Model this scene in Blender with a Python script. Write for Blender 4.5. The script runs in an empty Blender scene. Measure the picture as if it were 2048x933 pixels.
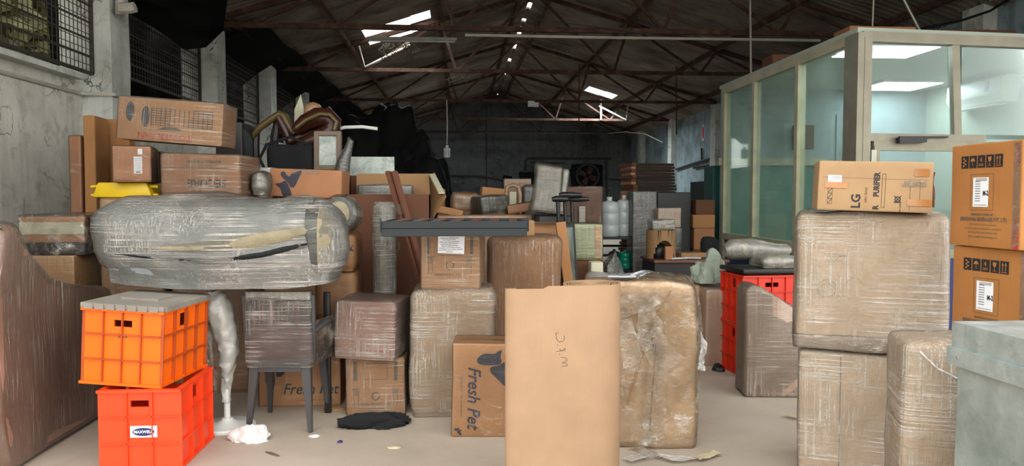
import bpy, bmesh, math, random
from mathutils import Vector, Matrix, noise
from mathutils.bvhtree import BVHTree
from mathutils.geometry import tessellate_polygon
SC = bpy.context.scene
COL = SC.collection
R = math.radians
random.seed(7)

# ---------------------------------------------------------------- camera, sky, exposure
F_PX = 1500.0
CAM = Vector((0, 0, 1.42)); YAW = R(4.0); PITCH = R(2.75)
cd = bpy.data.cameras.new('camera'); cd.sensor_width = 36; cd.lens = 36 * F_PX / 2048
cd.clip_end = 200
cam = bpy.data.objects.new('camera', cd); COL.objects.link(cam)
cam.location = CAM; cam.rotation_euler = (R(90) - PITCH, 0, -YAW)
SC.camera = cam
world = bpy.data.worlds.new('overcast_sky'); SC.world = world; world.use_nodes = True
wn = world.node_tree; bg = wn.nodes['Background']
wtc = wn.nodes.new('ShaderNodeTexCoord'); wsx = wn.nodes.new('ShaderNodeSeparateXYZ')
wr = wn.nodes.new('ShaderNodeValToRGB')
wr.color_ramp.elements[0].position = 0.45; wr.color_ramp.elements[0].color = (.34, .32, .29, 1)
wr.color_ramp.elements[1].position = 0.56; wr.color_ramp.elements[1].color = (.97, .98, .96, 1)
wm = wn.nodes.new('ShaderNodeMath'); wm.operation = 'MULTIPLY_ADD'; wm.inputs[1].default_value = .5; wm.inputs[2].default_value = .5
wn.links.new(wtc.outputs['Generated'], wsx.inputs[0]); wn.links.new(wsx.outputs['Z'], wm.inputs[0])
wn.links.new(wm.outputs[0], wr.inputs[0]); wn.links.new(wr.outputs[0], bg.inputs['Color'])
bg.inputs['Strength'].default_value = 2.9
SC.view_settings.view_transform = 'Standard'; SC.view_settings.look = 'None'
SC.view_settings.gamma = 1; SC.view_settings.use_curve_mapping = False
SC.view_settings.exposure = 0.52

def area(name, loc, rot, sx, sy, power, color=(1, 1, 1)):
    l = bpy.data.lights.new(name, 'AREA'); l.shape = 'RECTANGLE'; l.size = sx; l.size_y = sy
    l.energy = power; l.color = color
    o = bpy.data.objects.new(name, l); COL.objects.link(o); o.location = loc; o.rotation_euler = rot
    return o
# daylight falling through the two broken roof sheets
area('skylight_daylight', (-1.1, 14.9, 4.40), (0, R(-16), 0), 1.2, 1.3, 45, (.9, .97, 1))
area('skylight_daylight', (4.35, 23.1, 4.35), (0, R(16), 0), 1.2, 1.0, 130, (.85, .95, 1))

# ---------------------------------------------------------------- pixel -> place
_f = Vector((math.sin(YAW) * math.cos(PITCH), math.cos(YAW) * math.cos(PITCH), -math.sin(PITCH)))
_r = Vector((math.cos(YAW), -math.sin(YAW), 0)); _u = _r.cross(_f)
def P(px, py, Y):
    d = _f + _r * ((px - 1024) / F_PX) + _u * ((466.5 - py) / F_PX)
    return CAM + d * (Y / d.y)
def PX(px, X, py=394):
    d = _f + _r * ((px - 1024) / F_PX) + _u * ((466.5 - py) / F_PX)
    return CAM + d * (X / d.x)

def PZ(px, py, z):
    """picture point on the horizontal plane at height z"""
    d = _f + _r * ((px - 1024) / F_PX) + _u * ((466.5 - py) / F_PX)
    return CAM + d * ((z - CAM.z) / d.z)
# ---------------------------------------------------------------- materials
def lin(h):
    c = [int(h[i:i + 2], 16) / 255 for i in (0, 2, 4)]
    return tuple((x / 12.92 if x <= .04045 else ((x + .055) / 1.055) ** 2.4) for x in c) + (1,)
class NT:
    def __init__(s, name):
        s.m = bpy.data.materials.new(name); s.m.use_nodes = True
        s.t = s.m.node_tree; s.t.nodes.clear()
        s.out = s.n('OutputMaterial')
        s.tc = s.n('TexCoord').outputs['Object']
    def n(s, t, **k):
        x = s.t.nodes.new('ShaderNode' + t)
        for a, b in k.items(): setattr(x, a, b)
        return x
    def l(s, a, b): s.t.links.new(a, b)
    def mapping(s, sc, rot=(0, 0, 0), src=None):
        m = s.n('Mapping'); s.l(src or s.tc, m.inputs['Vector'])
        m.inputs['Scale'].default_value = sc; m.inputs['Rotation'].default_value = rot
        return m.outputs[0]
    def noise(s, scale, detail=3, rough=.6, vec=None, dist=0):
        x = s.n('TexNoise'); x.inputs['Scale'].default_value = scale; x.inputs['Detail'].default_value = detail
        x.inputs['Roughness'].default_value = rough; x.inputs['Distortion'].default_value = dist
        s.l(vec or s.tc, x.inputs['Vector']); return x.outputs['Fac']
    def ramp(s, fac, stops):
        r = s.n('ValToRGB'); cr = r.color_ramp
        while len(cr.elements) < len(stops): cr.elements.new(.5)
        for e, (p, c) in zip(cr.elements, stops):
            e.position = p; e.color = c if len(c) == 4 else tuple(c) + (1,)
        s.l(fac, r.inputs[0]); return r.outputs[0]
    def gr(s, fac, a, b, va=0, vb=1):
        m = s.n('MapRange'); s.l(fac, m.inputs[0])
        for i, v in zip((1, 2, 3, 4), (a, b, va, vb)): m.inputs[i].default_value = v
        return m.outputs[0]
    def mix(s, fac, a, b, mode='MIX'):
        m = s.n('Mix'); m.data_type = 'RGBA'; m.blend_type = mode
        if isinstance(fac, (int, float)): m.inputs[0].default_value = fac
        else: s.l(fac, m.inputs[0])
        for i, v in ((6, a), (7, b)):
            if isinstance(v, tuple): m.inputs[i].default_value = v
            else: s.l(v, m.inputs[i])
        return m.outputs[2]
    def math(s, op, a, b=0.0):
        m = s.n('Math'); m.operation = op
        for i, v in ((0, a), (1, b)):
            if isinstance(v, (int, float)): m.inputs[i].default_value = v
            else: s.l(v, m.inputs[i])
        return m.outputs[0]
    def bump(s, h, st, dist=.01):
        b = s.n('Bump'); b.inputs['Strength'].default_value = st; b.inputs['Distance'].default_value = dist
        s.l(h, b.inputs['Height']); return b.outputs[0]
    def pbr(s, col, rough=.6, metal=0, spec=.5, normal=None, **k):
        p = s.n('BsdfPrincipled')
        for nm, v in (('Base Color', col), ('Roughness', rough), ('Metallic', metal), ('Specular IOR Level', spec)):
            if isinstance(v, (int, float, tuple)): p.inputs[nm].default_value = v
            else: s.l(v, p.inputs[nm])
        if normal is not None: s.l(normal, p.inputs['Normal'])
        for nm, v in k.items():
            nm = nm.replace('_', ' ')
            if isinstance(v, (int, float, tuple)): p.inputs[nm].default_value = v
            else: s.l(v, p.inputs[nm])
        return p.outputs[0]
    def done(s, sh): s.l(sh, s.out.inputs[0]); return s.m
def sc3(c, k): return (min(1, c[0] * k), min(1, c[1] * k), min(1, c[2] * k), 1)
def plain(name, hexc, rough=.6, metal=0, var=.25, nscale=6, bump=0, spec=.5):
    t = NT(name); c = lin(hexc)
    col = t.ramp(t.noise(nscale, 5), [(.3, sc3(c, 1 - var)), (.7, sc3(c, 1 + var * .5))])
    nm = t.bump(t.noise(nscale * 8, 4), bump) if bump else None
    return t.done(t.pbr(col, rough, metal, spec, nm))
def cardboard(name, hexc, flute=True):
    t = NT(name); c = lin(hexc)
    col = t.ramp(t.noise(3.5, 5), [(.3, sc3(c, .86)), (.7, sc3(c, 1.08))])
    fl = t.noise(1, 2, vec=t.mapping((220, 220, 6)))
    col = t.mix(t.gr(fl, .3, .7, 0, .12), col, sc3(c, .7))
    return t.done(t.pbr(col, .75, spec=.25, normal=t.bump(fl, .15, .002)))
def wrapped(name, hexc, veil=.25, streak=(2, 2, 45), streak2=(45, 45, 1.5), rough=.22, cs=1.0, tint='bdb29c'):
    """surface under tight stretch film: clear coat with its own wrinkles"""
    t = NT(name); c = lin(hexc)
    col = t.ramp(t.noise(2.6, 5), [(.3, sc3(c, .7)), (.7, sc3(c, .98))])
    a = t.noise(1, 4, .65, t.mapping(streak)); b = t.noise(1, 4, .65, t.mapping(streak2, (0.1, 0.15, 0)))
    s = t.math('ADD', t.math('MULTIPLY', a, .55), t.math('MULTIPLY', b, .45))
    m = t.math('MAXIMUM', t.math('MULTIPLY', t.gr(a, .52, .68), t.gr(t.noise(3, 3), .42, .66)), t.math('MULTIPLY', t.gr(b, .52, .68), t.gr(t.noise(2.3, 3, vec=t.mapping((1, 1, 1), (1, 1, 1))), .42, .66)))
    col = t.mix(t.math('MULTIPLY', m, veil * .9), col, lin(tint))
    col = t.mix(veil * .1, col, lin(tint))
    hb = t.math('ADD', s, t.math('MULTIPLY', t.noise(14, 4, .6, dist=.6), .5))
    nb = t.bump(hb, .9, .012)
    sh = t.pbr(col, .6, spec=.3, Coat_Weight=cs, Coat_Roughness=rough * .6, Coat_IOR=1.65, Coat_Normal=nb)
    return t.done(sh)
def film(name, lo=.03, hi=.45, streak=(2, 2, 90), streak2=(90, 90, 2), gloss=.8, thr=(.54, .68), tint='ecdfca', rot=(0, 0, 0), wa=1.0, wb=.6):
    """thin clear film: mostly see-through, with stretched wrinkles that catch the light"""
    t = NT(name)
    a = t.noise(1, 4, .7, t.mapping(streak, rot)); b = t.noise(1, 4, .7, t.mapping(streak2, (rot[0] + .12, rot[1] + .1, rot[2])))
    b1 = t.noise(3.2, 3); b2 = t.noise(2.6, 3, vec=t.mapping((1, 1, 1.3), (1, 2, 0)))
    mA = t.math('MULTIPLY', t.gr(a, thr[0], thr[1], 0, wa), t.gr(b1, .42, .66, 0, 1))
    mB = t.math('MULTIPLY', t.gr(b, thr[0], thr[1], 0, wb), t.gr(b2, .42, .66, 0, 1))
    m = t.math('MAXIMUM', mA, mB)
    crease = t.noise(11, 5, .65, dist=.9)
    nb = t.bump(t.math('ADD', t.math('ADD', t.math('MULTIPLY', a, .35), t.math('MULTIPLY', b, .3)), t.math('MULTIPLY', crease, .6)), 1.0, .03)
    tr = t.n('BsdfTransparent'); tr.inputs[0].default_value = (.98, .98, .97, 1)
    pb = t.pbr(lin(tint), .35, spec=.6, normal=nb)
    mx = t.n('MixShader'); t.l(t.gr(m, 0, 1, lo, hi), mx.inputs[0]); t.l(tr.outputs[0], mx.inputs[1]); t.l(pb, mx.inputs[2])
    gl = t.n('BsdfGlossy'); gl.inputs['Roughness'].default_value = .16; t.l(nb, gl.inputs['Normal'])
    fr = t.n('Fresnel'); fr.inputs[0].default_value = 1.55; t.l(nb, fr.inputs['Normal'])
    g = t.math('MULTIPLY', t.math('ADD', fr.outputs[0], t.math('MULTIPLY', m, .22)), gloss)
    m2 = t.n('MixShader'); t.l(g, m2.inputs[0]); t.l(mx.outputs[0], m2.inputs[1]); t.l(gl.outputs[0], m2.inputs[2])
    return t.done(m2.outputs[0])
def glassmat(name, col=(.88, .95, .91, 1), refl=.25, dust=.17):
    t = NT(name)
    tr = t.n('BsdfTransparent'); tr.inputs[0].default_value = col
    gl = t.n('BsdfGlossy'); gl.inputs['Roughness'].default_value = .03
    fr = t.n('LayerWeight'); fr.inputs[0].default_value = .3
    df = t.pbr(lin('c4d4cb'), .8)
    d = t.gr(t.noise(1.5, 4), .35, .7, dust * .5, dust * 1.7)
    a = t.n('MixShader'); t.l(d, a.inputs[0]); t.l(tr.outputs[0], a.inputs[1]); t.l(df, a.inputs[2])
    b = t.n('MixShader'); t.l(t.math('MULTIPLY', fr.outputs['Fresnel'], refl), b.inputs[0]); t.l(a.outputs[0], b.inputs[1]); t.l(gl.outputs[0], b.inputs[2])
    return t.done(b.outputs[0])
def emit(name, hexc, st):
    t = NT(name); e = t.n('Emission'); e.inputs[0].default_value = lin(hexc); e.inputs[1].default_value = st
    return t.done(e.outputs[0])

def mk_plaster(name, base, stain, crack=.6, scale=1.0):
    t = NT(name); b = lin(base); s_ = lin(stain)
    n1 = t.noise(.9 * scale, 6, .65); n2 = t.noise(3.2 * scale, 6, .7)
    col = t.ramp(n1, [(.35, s_), (.5, sc3(b, .9)), (.68, sc3(b, 1.1))])
    drip = t.noise(1, 4, .6, t.mapping((6, 6, .5)))
    col = t.mix(t.gr(drip, .52, .75, 0, .55), col, sc3(s_, .75))
    col = t.mix(t.gr(n2, .54, .70, 0, .7), col, sc3(s_, .6))
    v = t.n('TexVoronoi'); v.feature = 'DISTANCE_TO_EDGE'; v.inputs['Scale'].default_value = 1.3 * scale
    wv = t.n('VectorMath'); wv.operation = 'ADD'; t.l(t.tc, wv.inputs[0])
    nn = t.n('TexNoise'); nn.inputs['Scale'].default_value = 2.2; nn.inputs['Detail'].default_value = 5
    t.l(t.tc, nn.inputs['Vector']); t.l(nn.outputs['Color'], wv.inputs[1]); t.l(wv.outputs[0], v.inputs['Vector'])
    cm = t.math('MULTIPLY', t.gr(v.outputs['Distance'], .004, .016, 1, 0), t.gr(t.noise(1.1, 2), .5, .58))
    col = t.mix(t.math('MULTIPLY', cm, crack), col, sc3(s_, .3))
    nb = t.bump(t.math('SUBTRACT', n2, t.math('MULTIPLY', cm, .8)), .5, .02)
    return t.done(t.pbr(col, .9, spec=.2, normal=nb))
def mk_floor():
    t = NT('concrete_floor')
    n1 = t.noise(.7, 6, .6); n2 = t.noise(5, 6, .7)
    col = t.ramp(n1, [(.3, lin('9c8f7f')), (.5, lin('b0a394')), (.7, lin('bfb3a5'))])
    col = t.mix(t.gr(n2, .55, .75, 0, .35), col, lin('95887a'))
    col = t.mix(t.gr(t.noise(40, 3), .6, .75, 0, .35), col, lin('b5aca0'))
    return t.done(t.pbr(col, .62, spec=.35, normal=t.bump(n2, .25, .01)))
def mk_roof():
    t = NT('weathered_cement_sheet')
    n1 = t.noise(.8, 6, .65); st = t.noise(1, 4, .6, t.mapping((.6, 5, 1)))
    col = t.ramp(n1, [(.3, lin('5a4f47')), (.5, lin('857a70')), (.7, lin('a3998f'))])
    col = t.mix(t.gr(st, .5, .72, 0, .6), col, lin('3a302a'))
    return t.done(t.pbr(col, .9, spec=.15))
def mk_rust():
    t = NT('rust_red_steel')
    col = t.ramp(t.noise(6, 5), [(.3, lin('33221c')), (.55, lin('543a30')), (.75, lin('6e5a4a'))])
    return t.done(t.pbr(col, .75, .1, .3))
def mk_galv():
    t = NT('galvanised_sheet')
    n = t.noise(2.2, 6, .7); v = t.n('TexVoronoi'); v.inputs['Scale'].default_value = 14; t.l(t.tc, v.inputs['Vector'])
    col = t.ramp(n, [(.3, lin('84918f')), (.5, lin('a9b6b6')), (.66, lin('d4dcdc'))])
    col = t.mix(t.gr(v.outputs['Distance'], 0, .7, 0, .25), col, lin('87a0a0'))
    ru = t.gr(t.noise(3.5, 8, .85), .55, .72, 0, .75)
    col = t.mix(ru, col, lin('6a6259'))
    return t.done(t.pbr(col, t.gr(n, .3, .7, .3, .5), .55, .5, t.bump(t.noise(7, 3), .12, .02)))

M = dict(
    plaster=mk_plaster('old_plaster', 'dad8cc', 'b0ab9c'), pillar=mk_plaster('cracked_whitewash', 'd2d4cc', 'adaea4', 1.0, 1.6),
    backwall=mk_plaster('grey_block_wall', '6e7070', '4c4d4c', .8), bluewall=mk_plaster('pale_blue_plaster', '9aabb0', '6d787a', .8),
    floor=mk_floor(), ground=plain('outside_paving', '9a948c', .9), roof=mk_roof(), rust=mk_rust(), galv=mk_galv(),
    card=cardboard('brown_cardboard', 'a3744a'), cardlight=cardboard('light_cardboard', 'c8a67e'), cardpale=cardboard('pale_cardboard', 'ecd0ae'), cardroll=cardboard('corrugated_roll', 'a38468'),
    cardorange=cardboard('orange_brown_cardboard', 'b3845a'), cardm=cardboard('amber_cardboard', 'a26c3b'), cardlg=cardboard('plain_tan_cardboard', 'a68663'), carddark=cardboard('dark_cardboard', '62402e'), cardred=cardboard('reddish_cardboard', 'a2714f'),
    cardpink=cardboard('pinkish_cardboard', 'b58068'), cardin=cardboard('inner_cardboard', '94724f'),
    w_brown=wrapped('film_wrapped_brown', 'a0764e', .3), w_beige=wrapped('film_wrapped_beige', 'b8a084', .45),
    w_taupe=wrapped('film_wrapped_taupe', '9c7e68', .42), w_mauve=wrapped('film_wrapped_mauve', '9c7462', .3, (40, 40, 1.4), (30, 30, 3)),
    w_grey=wrapped('film_wrapped_grey', '565853', .4), w_dark=wrapped('film_wrapped_dark', '35322f', .35, rough=.2),
    w_olive=wrapped('film_wrapped_olive', '6c6450', .45), w_silver=wrapped('film_wrapped_silver', '6f6e66', .7, (12, 12, 30), (40, 40, 8)),
    w_green=wrapped('film_wrapped_green', '8c9462', .5), w_white=wrapped('film_wrapped_white', 'b9bab4', .8, (20, 20, 20), (8, 8, 40)),
    film=film('stretch_film', .04, .6, thr=(.5, .66)), filmv=film('stretch_film_vertical', .04, .6, (90, 90, 1.5), (60, 60, 3)),
    filmdense=film('dense_stretch_film', .08, .75, (1.6, 1.6, 120), (120, 120, 1.2), 1.3, (.48, .62), 'f0e8da', wb=.85),
    filmthin=film('thin_stretch_film', .01, .3, (9, 9, 30), (40, 40, 5), .7, (.56, .72)),
    filmloose=film('loose_crumpled_film', .05, .55, (7, 7, 12), (16, 16, 6), 1.1, (.52, .68)),
    filmedge=film('white_film_rope', .5, .9, (20, 20, 20), (20, 20, 20), .8, (.45, .6), 'e6e6e0'),
    orange=plain('orange_plastic', 'f56a06', .38, var=.06, nscale=3), redorange=plain('red_orange_plastic', 'f2461a', .38, var=.06, nscale=3), redcrate=plain('red_plastic', 'c92c10', .4, var=.1),
    crateline=plain('grimy_orange_plastic', 'b04a18', .5, var=.2),
    graylid=plain('dusty_grey_plastic', '8a8379', .7, var=.2), chair=plain('dark_grey_plastic', '3d3c3d', .42, var=.1), chairm=plain('maroon_plastic', '4a3134', .42),
    black=plain('black_plastic', '161617', .45), blackmat=plain('black_fabric', '0e0f12', .9, bump=.3), white=plain('white_plastic', 'dcdcd6', .4, var=.05),
    steel=plain('dark_grey_painted_steel', '2b2f31', .6, .0, var=.06, spec=.3), cream=plain('cream_painted_aluminium', 'aaa488', .5, var=.22, nscale=5),
    greyframe=plain('grey_aluminium_frame', '85806f', .45, .3, var=.18), glass=glassmat('office_glass'), glassf=glassmat('clear_office_glass', (.88, .95, .93, 1), .5, .04),
    blue=plain('navy_blue_panel', '14225a', .5), teal=plain('teal_painted_steel', '0f4a44', .5), tealw=plain('teal_office_panel', '3f7468', .7),
    officewhite=plain('white_office_wall', 'a4ad9f', .8, var=.06, bump=.15, nscale=3), officegrey=plain('grey_office_wall', '8f9b9c', .8, var=.08),
    lightp=emit('office_light_panel', 'eaf6ff', 12), ink=plain('black_ink', '1c1a1c', .6), inkblue=plain('navy_ink', '2a2836', .6), inkred=plain('red_ink', 'c0302c', .6),
    inkgrey=plain('grey_ink', '5d5346', .6), paper=plain('white_paper', 'dcdde0', .7, var=.05), tape=plain('brown_packing_tape', 'a8703c', .2, spec=.8),
    tapeclear=film('clear_tape', .08, .4, (30, 30, 30), (30, 30, 30), 1.0), bluetag=plain('blue_oval_ink', '26285e', .4),
    shadeside=plain('painted_shade_side', '1c1512', .8), cloth=plain('beige_blanket', 'c4b798', .9, bump=.5, nscale=9), greycloth=wrapped('grey_blanket_under_film', '9ca1a1', .38, (3, 3, 30), (22, 22, 2), .25, 1, 'c4cbc9'),
    wood=plain('varnished_wood', '3c1c12', .35, var=.3), woodlight=plain('golden_wood', '54431f', .4, var=.25), plank=plain('brown_plank', '6b4230', .55, var=.2),
    frame=plain('brown_wood_frame', '6d5a48', .5), creampanel=plain('cream_panel', 'b9b59a', .6, var=.15), marble=mk_plaster('veined_white_board', 'c4ccc4', '8f968f', 1.0, 6),
    yellow=plain('yellow_plastic', 'd9b40c', .4, var=.05), pvc=plain('dusty_pvc_pipe', 'b9b3a6', .6, var=.2), conduit=plain('dark_conduit', '3a3a38', .7),
    mesh=plain('rusty_black_grille', '3c342c', .7), tarp=plain('black_tarpaulin', '0b0b0c', .75, var=.2, spec=.25), leaf=plain('olive_leaves', '5a5a2c', .7, var=.5, nscale=4),
    jar=plain('milky_water_jar', 'bcc2c0', .25, var=.08), greenjar=plain('green_bottle', '0f8f74', .25), slate=plain('dark_grey_bottle', '3a4040', .2), dirt=plain('cobweb_dirt', '5c5a44', .9),
    bulb=plain('frosted_bulb', 'cfd2d0', .3), sheetcloth=plain('pale_green_cloth', '98a191', .9, var=.2),
    darkwood=plain('dark_cabinet', '1d1918', .5), hinge=plain('steel_hinge', 'a5a598', .4, .6),
)

# ---------------------------------------------------------------- object helpers
def tag(o, label, cat, group=None):
    o['label'] = label; o['category'] = cat
    if group: o['group'] = group
    return o
def thing(name, label, cat, loc=(0, 0, 0), rot=(0, 0, 0), group=None):
    o = bpy.data.objects.new(name, None); COL.objects.link(o); o.empty_display_size = .1
    o.location = loc; o.rotation_euler = rot
    return tag(o, label, cat, group)
def obj(name, bm, mat, parent=None, smooth=False, ang=40):
    me = bpy.data.meshes.new(name)
    bmesh.ops.recalc_face_normals(bm, faces=bm.faces)
    if smooth:
        for f in bm.faces: f.smooth = True
        for e in bm.edges:
            if len(e.link_faces) == 2 and e.calc_face_angle(0) > R(ang): e.smooth = False
    bm.to_mesh(me); bm.free()
    o = bpy.data.objects.new(name, me); COL.objects.link(o)
    me.materials.append(M[mat] if isinstance(mat, str) else mat)
    if parent: o.parent = parent
    return o
def struct(name, bm, mat, parent=None, **k):
    o = obj(name, bm, mat, parent, **k)
    if not parent: o['kind'] = 'structure'
    return o
def dup(root, loc, rot, label=None, group=None):
    r = root.copy(); COL.objects.link(r); r.location = loc; r.rotation_euler = rot
    if label: r['label'] = label
    if group: r['group'] = group
    for ch in list(root.children):
        c = ch.copy(); COL.objects.link(c); c.parent = r
        for g in ch.children:
            d = g.copy(); COL.objects.link(d); d.parent = c
    return r
def box(bm, c, s, mtx=None):
    """c centre, s full size"""
    vs = [bm.verts.new((c[0] + s[0] * x, c[1] + s[1] * y, c[2] + s[2] * z)) for x in (-.5, .5) for y in (-.5, .5) for z in (-.5, .5)]
    if mtx:
        for v in vs: v.co = mtx @ v.co
    for q in ((0, 1, 3, 2), (4, 6, 7, 5), (0, 4, 5, 1), (2, 3, 7, 6), (0, 2, 6, 4), (1, 5, 7, 3)):
        bm.faces.new([vs[i] for i in q])
    return bm
def B(*args):
    bm = bmesh.new()
    for c, s in args: box(bm, c, s)
    return bm
def bevel(bm, w, seg=2):
    bmesh.ops.bevel(bm, geom=list(bm.edges), offset=w, segments=seg, affect='EDGES', profile=.5); return bm
def bar(bm, a, b, w, h=None):
    """rectangular bar from a to b"""
    a = Vector(a); b = Vector(b); d = b - a; L = d.length; h = h or w
    yv = d.normalized(); up = Vector((0, 0, 1)) if abs(yv.z) < .95 else Vector((0, 1, 0))
    xv = yv.cross(up).normalized(); zv = xv.cross(yv)
    q = Matrix((xv, yv, zv)).transposed().to_4x4(); q.translation = (a + b) / 2
    return box(bm, (0, 0, 0), (w, L, h), q)
def tube(bm, pts, rad, n=10, cap=True):
    pts = [Vector(p) for p in pts]; rad = rad if isinstance(rad, (list, tuple)) else [rad] * len(pts)
    up = Vector((0, 0, 1)); rings = []; prev = None
    for i, p in enumerate(pts):
        d = (pts[min(i + 1, len(pts) - 1)] - pts[max(i - 1, 0)]).normalized()
        if prev is None:
            a = d.orthogonal().normalized()
        else:
            a = (prev - d * prev.dot(d)); a = a.normalized() if a.length > 1e-6 else d.orthogonal().normalized()
        prev = a; b = d.cross(a)
        rings.append([bm.verts.new(p + (a * math.cos(2 * math.pi * k / n) + b * math.sin(2 * math.pi * k / n)) * rad[i]) for k in range(n)])
    for i in range(len(rings) - 1):
        for k in range(n): bm.faces.new((rings[i][k], rings[i][(k + 1) % n], rings[i + 1][(k + 1) % n], rings[i + 1][k]))
    if cap:
        bm.faces.new(rings[0][::-1]); bm.faces.new(rings[-1])
    return bm
def lathe(bm, prof, n=24, off=(0, 0, 0)):
    rings = [[bm.verts.new((off[0] + r * math.cos(2 * math.pi * k / n), off[1] + r * math.sin(2 * math.pi * k / n), off[2] + z)) for k in range(n)] for r, z in prof]
    for i in range(len(rings) - 1):
        for k in range(n): bm.faces.new((rings[i][k], rings[i][(k + 1) % n], rings[i + 1][(k + 1) % n], rings[i + 1][k]))
    bm.faces.new(rings[0][::-1]); bm.faces.new(rings[-1]); return bm
def prism(pts, t0, t1, axis='x', bev=0, seg=2):
    """extrude a 2-D outline along an axis. x: pts=(y,z); y: pts=(x,z); z: pts=(x,y)"""
    bm = bmesh.new()
    f = {'x': lambda p, t: (t, p[0], p[1]), 'y': lambda p, t: (p[0], t, p[1]), 'z': lambda p, t: (p[0], p[1], t)}[axis]
    a = [bm.verts.new(f(p, t0)) for p in pts]; b = [bm.verts.new(f(p, t1)) for p in pts]
    bm.faces.new(a); bm.faces.new(b[::-1]); n = len(pts)
    for i in range(n): bm.faces.new((a[i], a[(i + 1) % n], b[(i + 1) % n], b[i]))
    if bev: bmesh.ops.bevel(bm, geom=list(bm.edges), offset=bev, segments=seg, affect='EDGES', profile=.5)
    return bm
def _axis(h, r, n):
    pts = []
    for k in range(4): pts.append(-h + r * (1 - math.cos(math.pi / 2 * k / 3)) * 1.0)
    inner = h - r
    for k in range(1, n): pts.append(-inner + 2 * inner * k / n)
    for k in range(3, -1, -1): pts.append(h - r * (1 - math.cos(math.pi / 2 * k / 3)) * 1.0)
    return pts
def soft(w, d, h, r=.02, amp=.004, seed=0, n=8, freq=3.0, fn=None, flat=True):
    """rounded, slightly lumpy box; base centre at the origin"""
    r = min(r, w * .48, d * .48, h * .48)
    X, Y, Z = _axis(w / 2, r, n), _axis(d / 2, r, n), _axis(h / 2, r, n)
    bm = bmesh.new(); cache = {}
    so = Vector((seed * 7.3, seed * 3.1, seed * 1.7))
    def V(x, y, z):
        k = (round(x, 6), round(y, 6), round(z, 6))
        if k not in cache:
            p = Vector((x, y, z))
            q = Vector((max(-w / 2 + r, min(w / 2 - r, x)), max(-d / 2 + r, min(d / 2 - r, y)), max(-h / 2 + r, min(h / 2 - r, z))))
            dd = p - q
            if dd.length > 1e-9: p = q + dd.normalized() * r
            nrm = Vector((x / w, y / d, z / h)).normalized()
            p = p + nrm * amp * (noise.noise(p * freq + so) * 1.6 + .5 * noise.noise(p * freq * 3.1 + so))
            p.z += h / 2
            if flat and z < -h / 2 + 1e-4: p.z = max(p.z, 0) * .15
            if fn: p = fn(p)
            cache[k] = bm.verts.new(p)
        return cache[k]
    def face(A, Bc, g):
        for i in range(len(A) - 1):
            for j in range(len(Bc) - 1):
                vs = [g(A[i], Bc[j]), g(A[i + 1], Bc[j]), g(A[i + 1], Bc[j + 1]), g(A[i], Bc[j + 1])]
                if len(set(vs)) == 4: bm.faces.new(vs)
    for s in (-1, 1):
        face(X, Y, lambda a, b: V(a, b, s * h / 2)); face(X, Z, lambda a, b: V(a, s * d / 2, b)); face(Y, Z, lambda a, b: V(s * w / 2, a, b))
    return bm
def bvh_of(bm): return BVHTree.FromBMesh(bm)
_tc = {}
def text_tris(s, size, shear=0, bold=0, wid=1.0):
    k = (s, size, shear, bold, wid)
    if k in _tc: return _tc[k]
    cu = bpy.data.curves.new('t', 'FONT'); cu.body = s; cu.size = size; cu.shear = shear; cu.offset = bold
    cu.resolution_u = 2; cu.align_x = 'CENTER'; cu.align_y = 'CENTER'
    o = bpy.data.objects.new('t', cu); COL.objects.link(o)
    dg = bpy.context.evaluated_depsgraph_get(); me = bpy.data.meshes.new_from_object(o.evaluated_get(dg))
    vs = [(v.co.x * wid, v.co.y) for v in me.vertices]; fs = [tuple(p.vertices) for p in me.polygons]
    bpy.data.objects.remove(o); bpy.data.curves.remove(cu); bpy.data.meshes.remove(me)
    _tc[k] = (vs, fs); return _tc[k]
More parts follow.
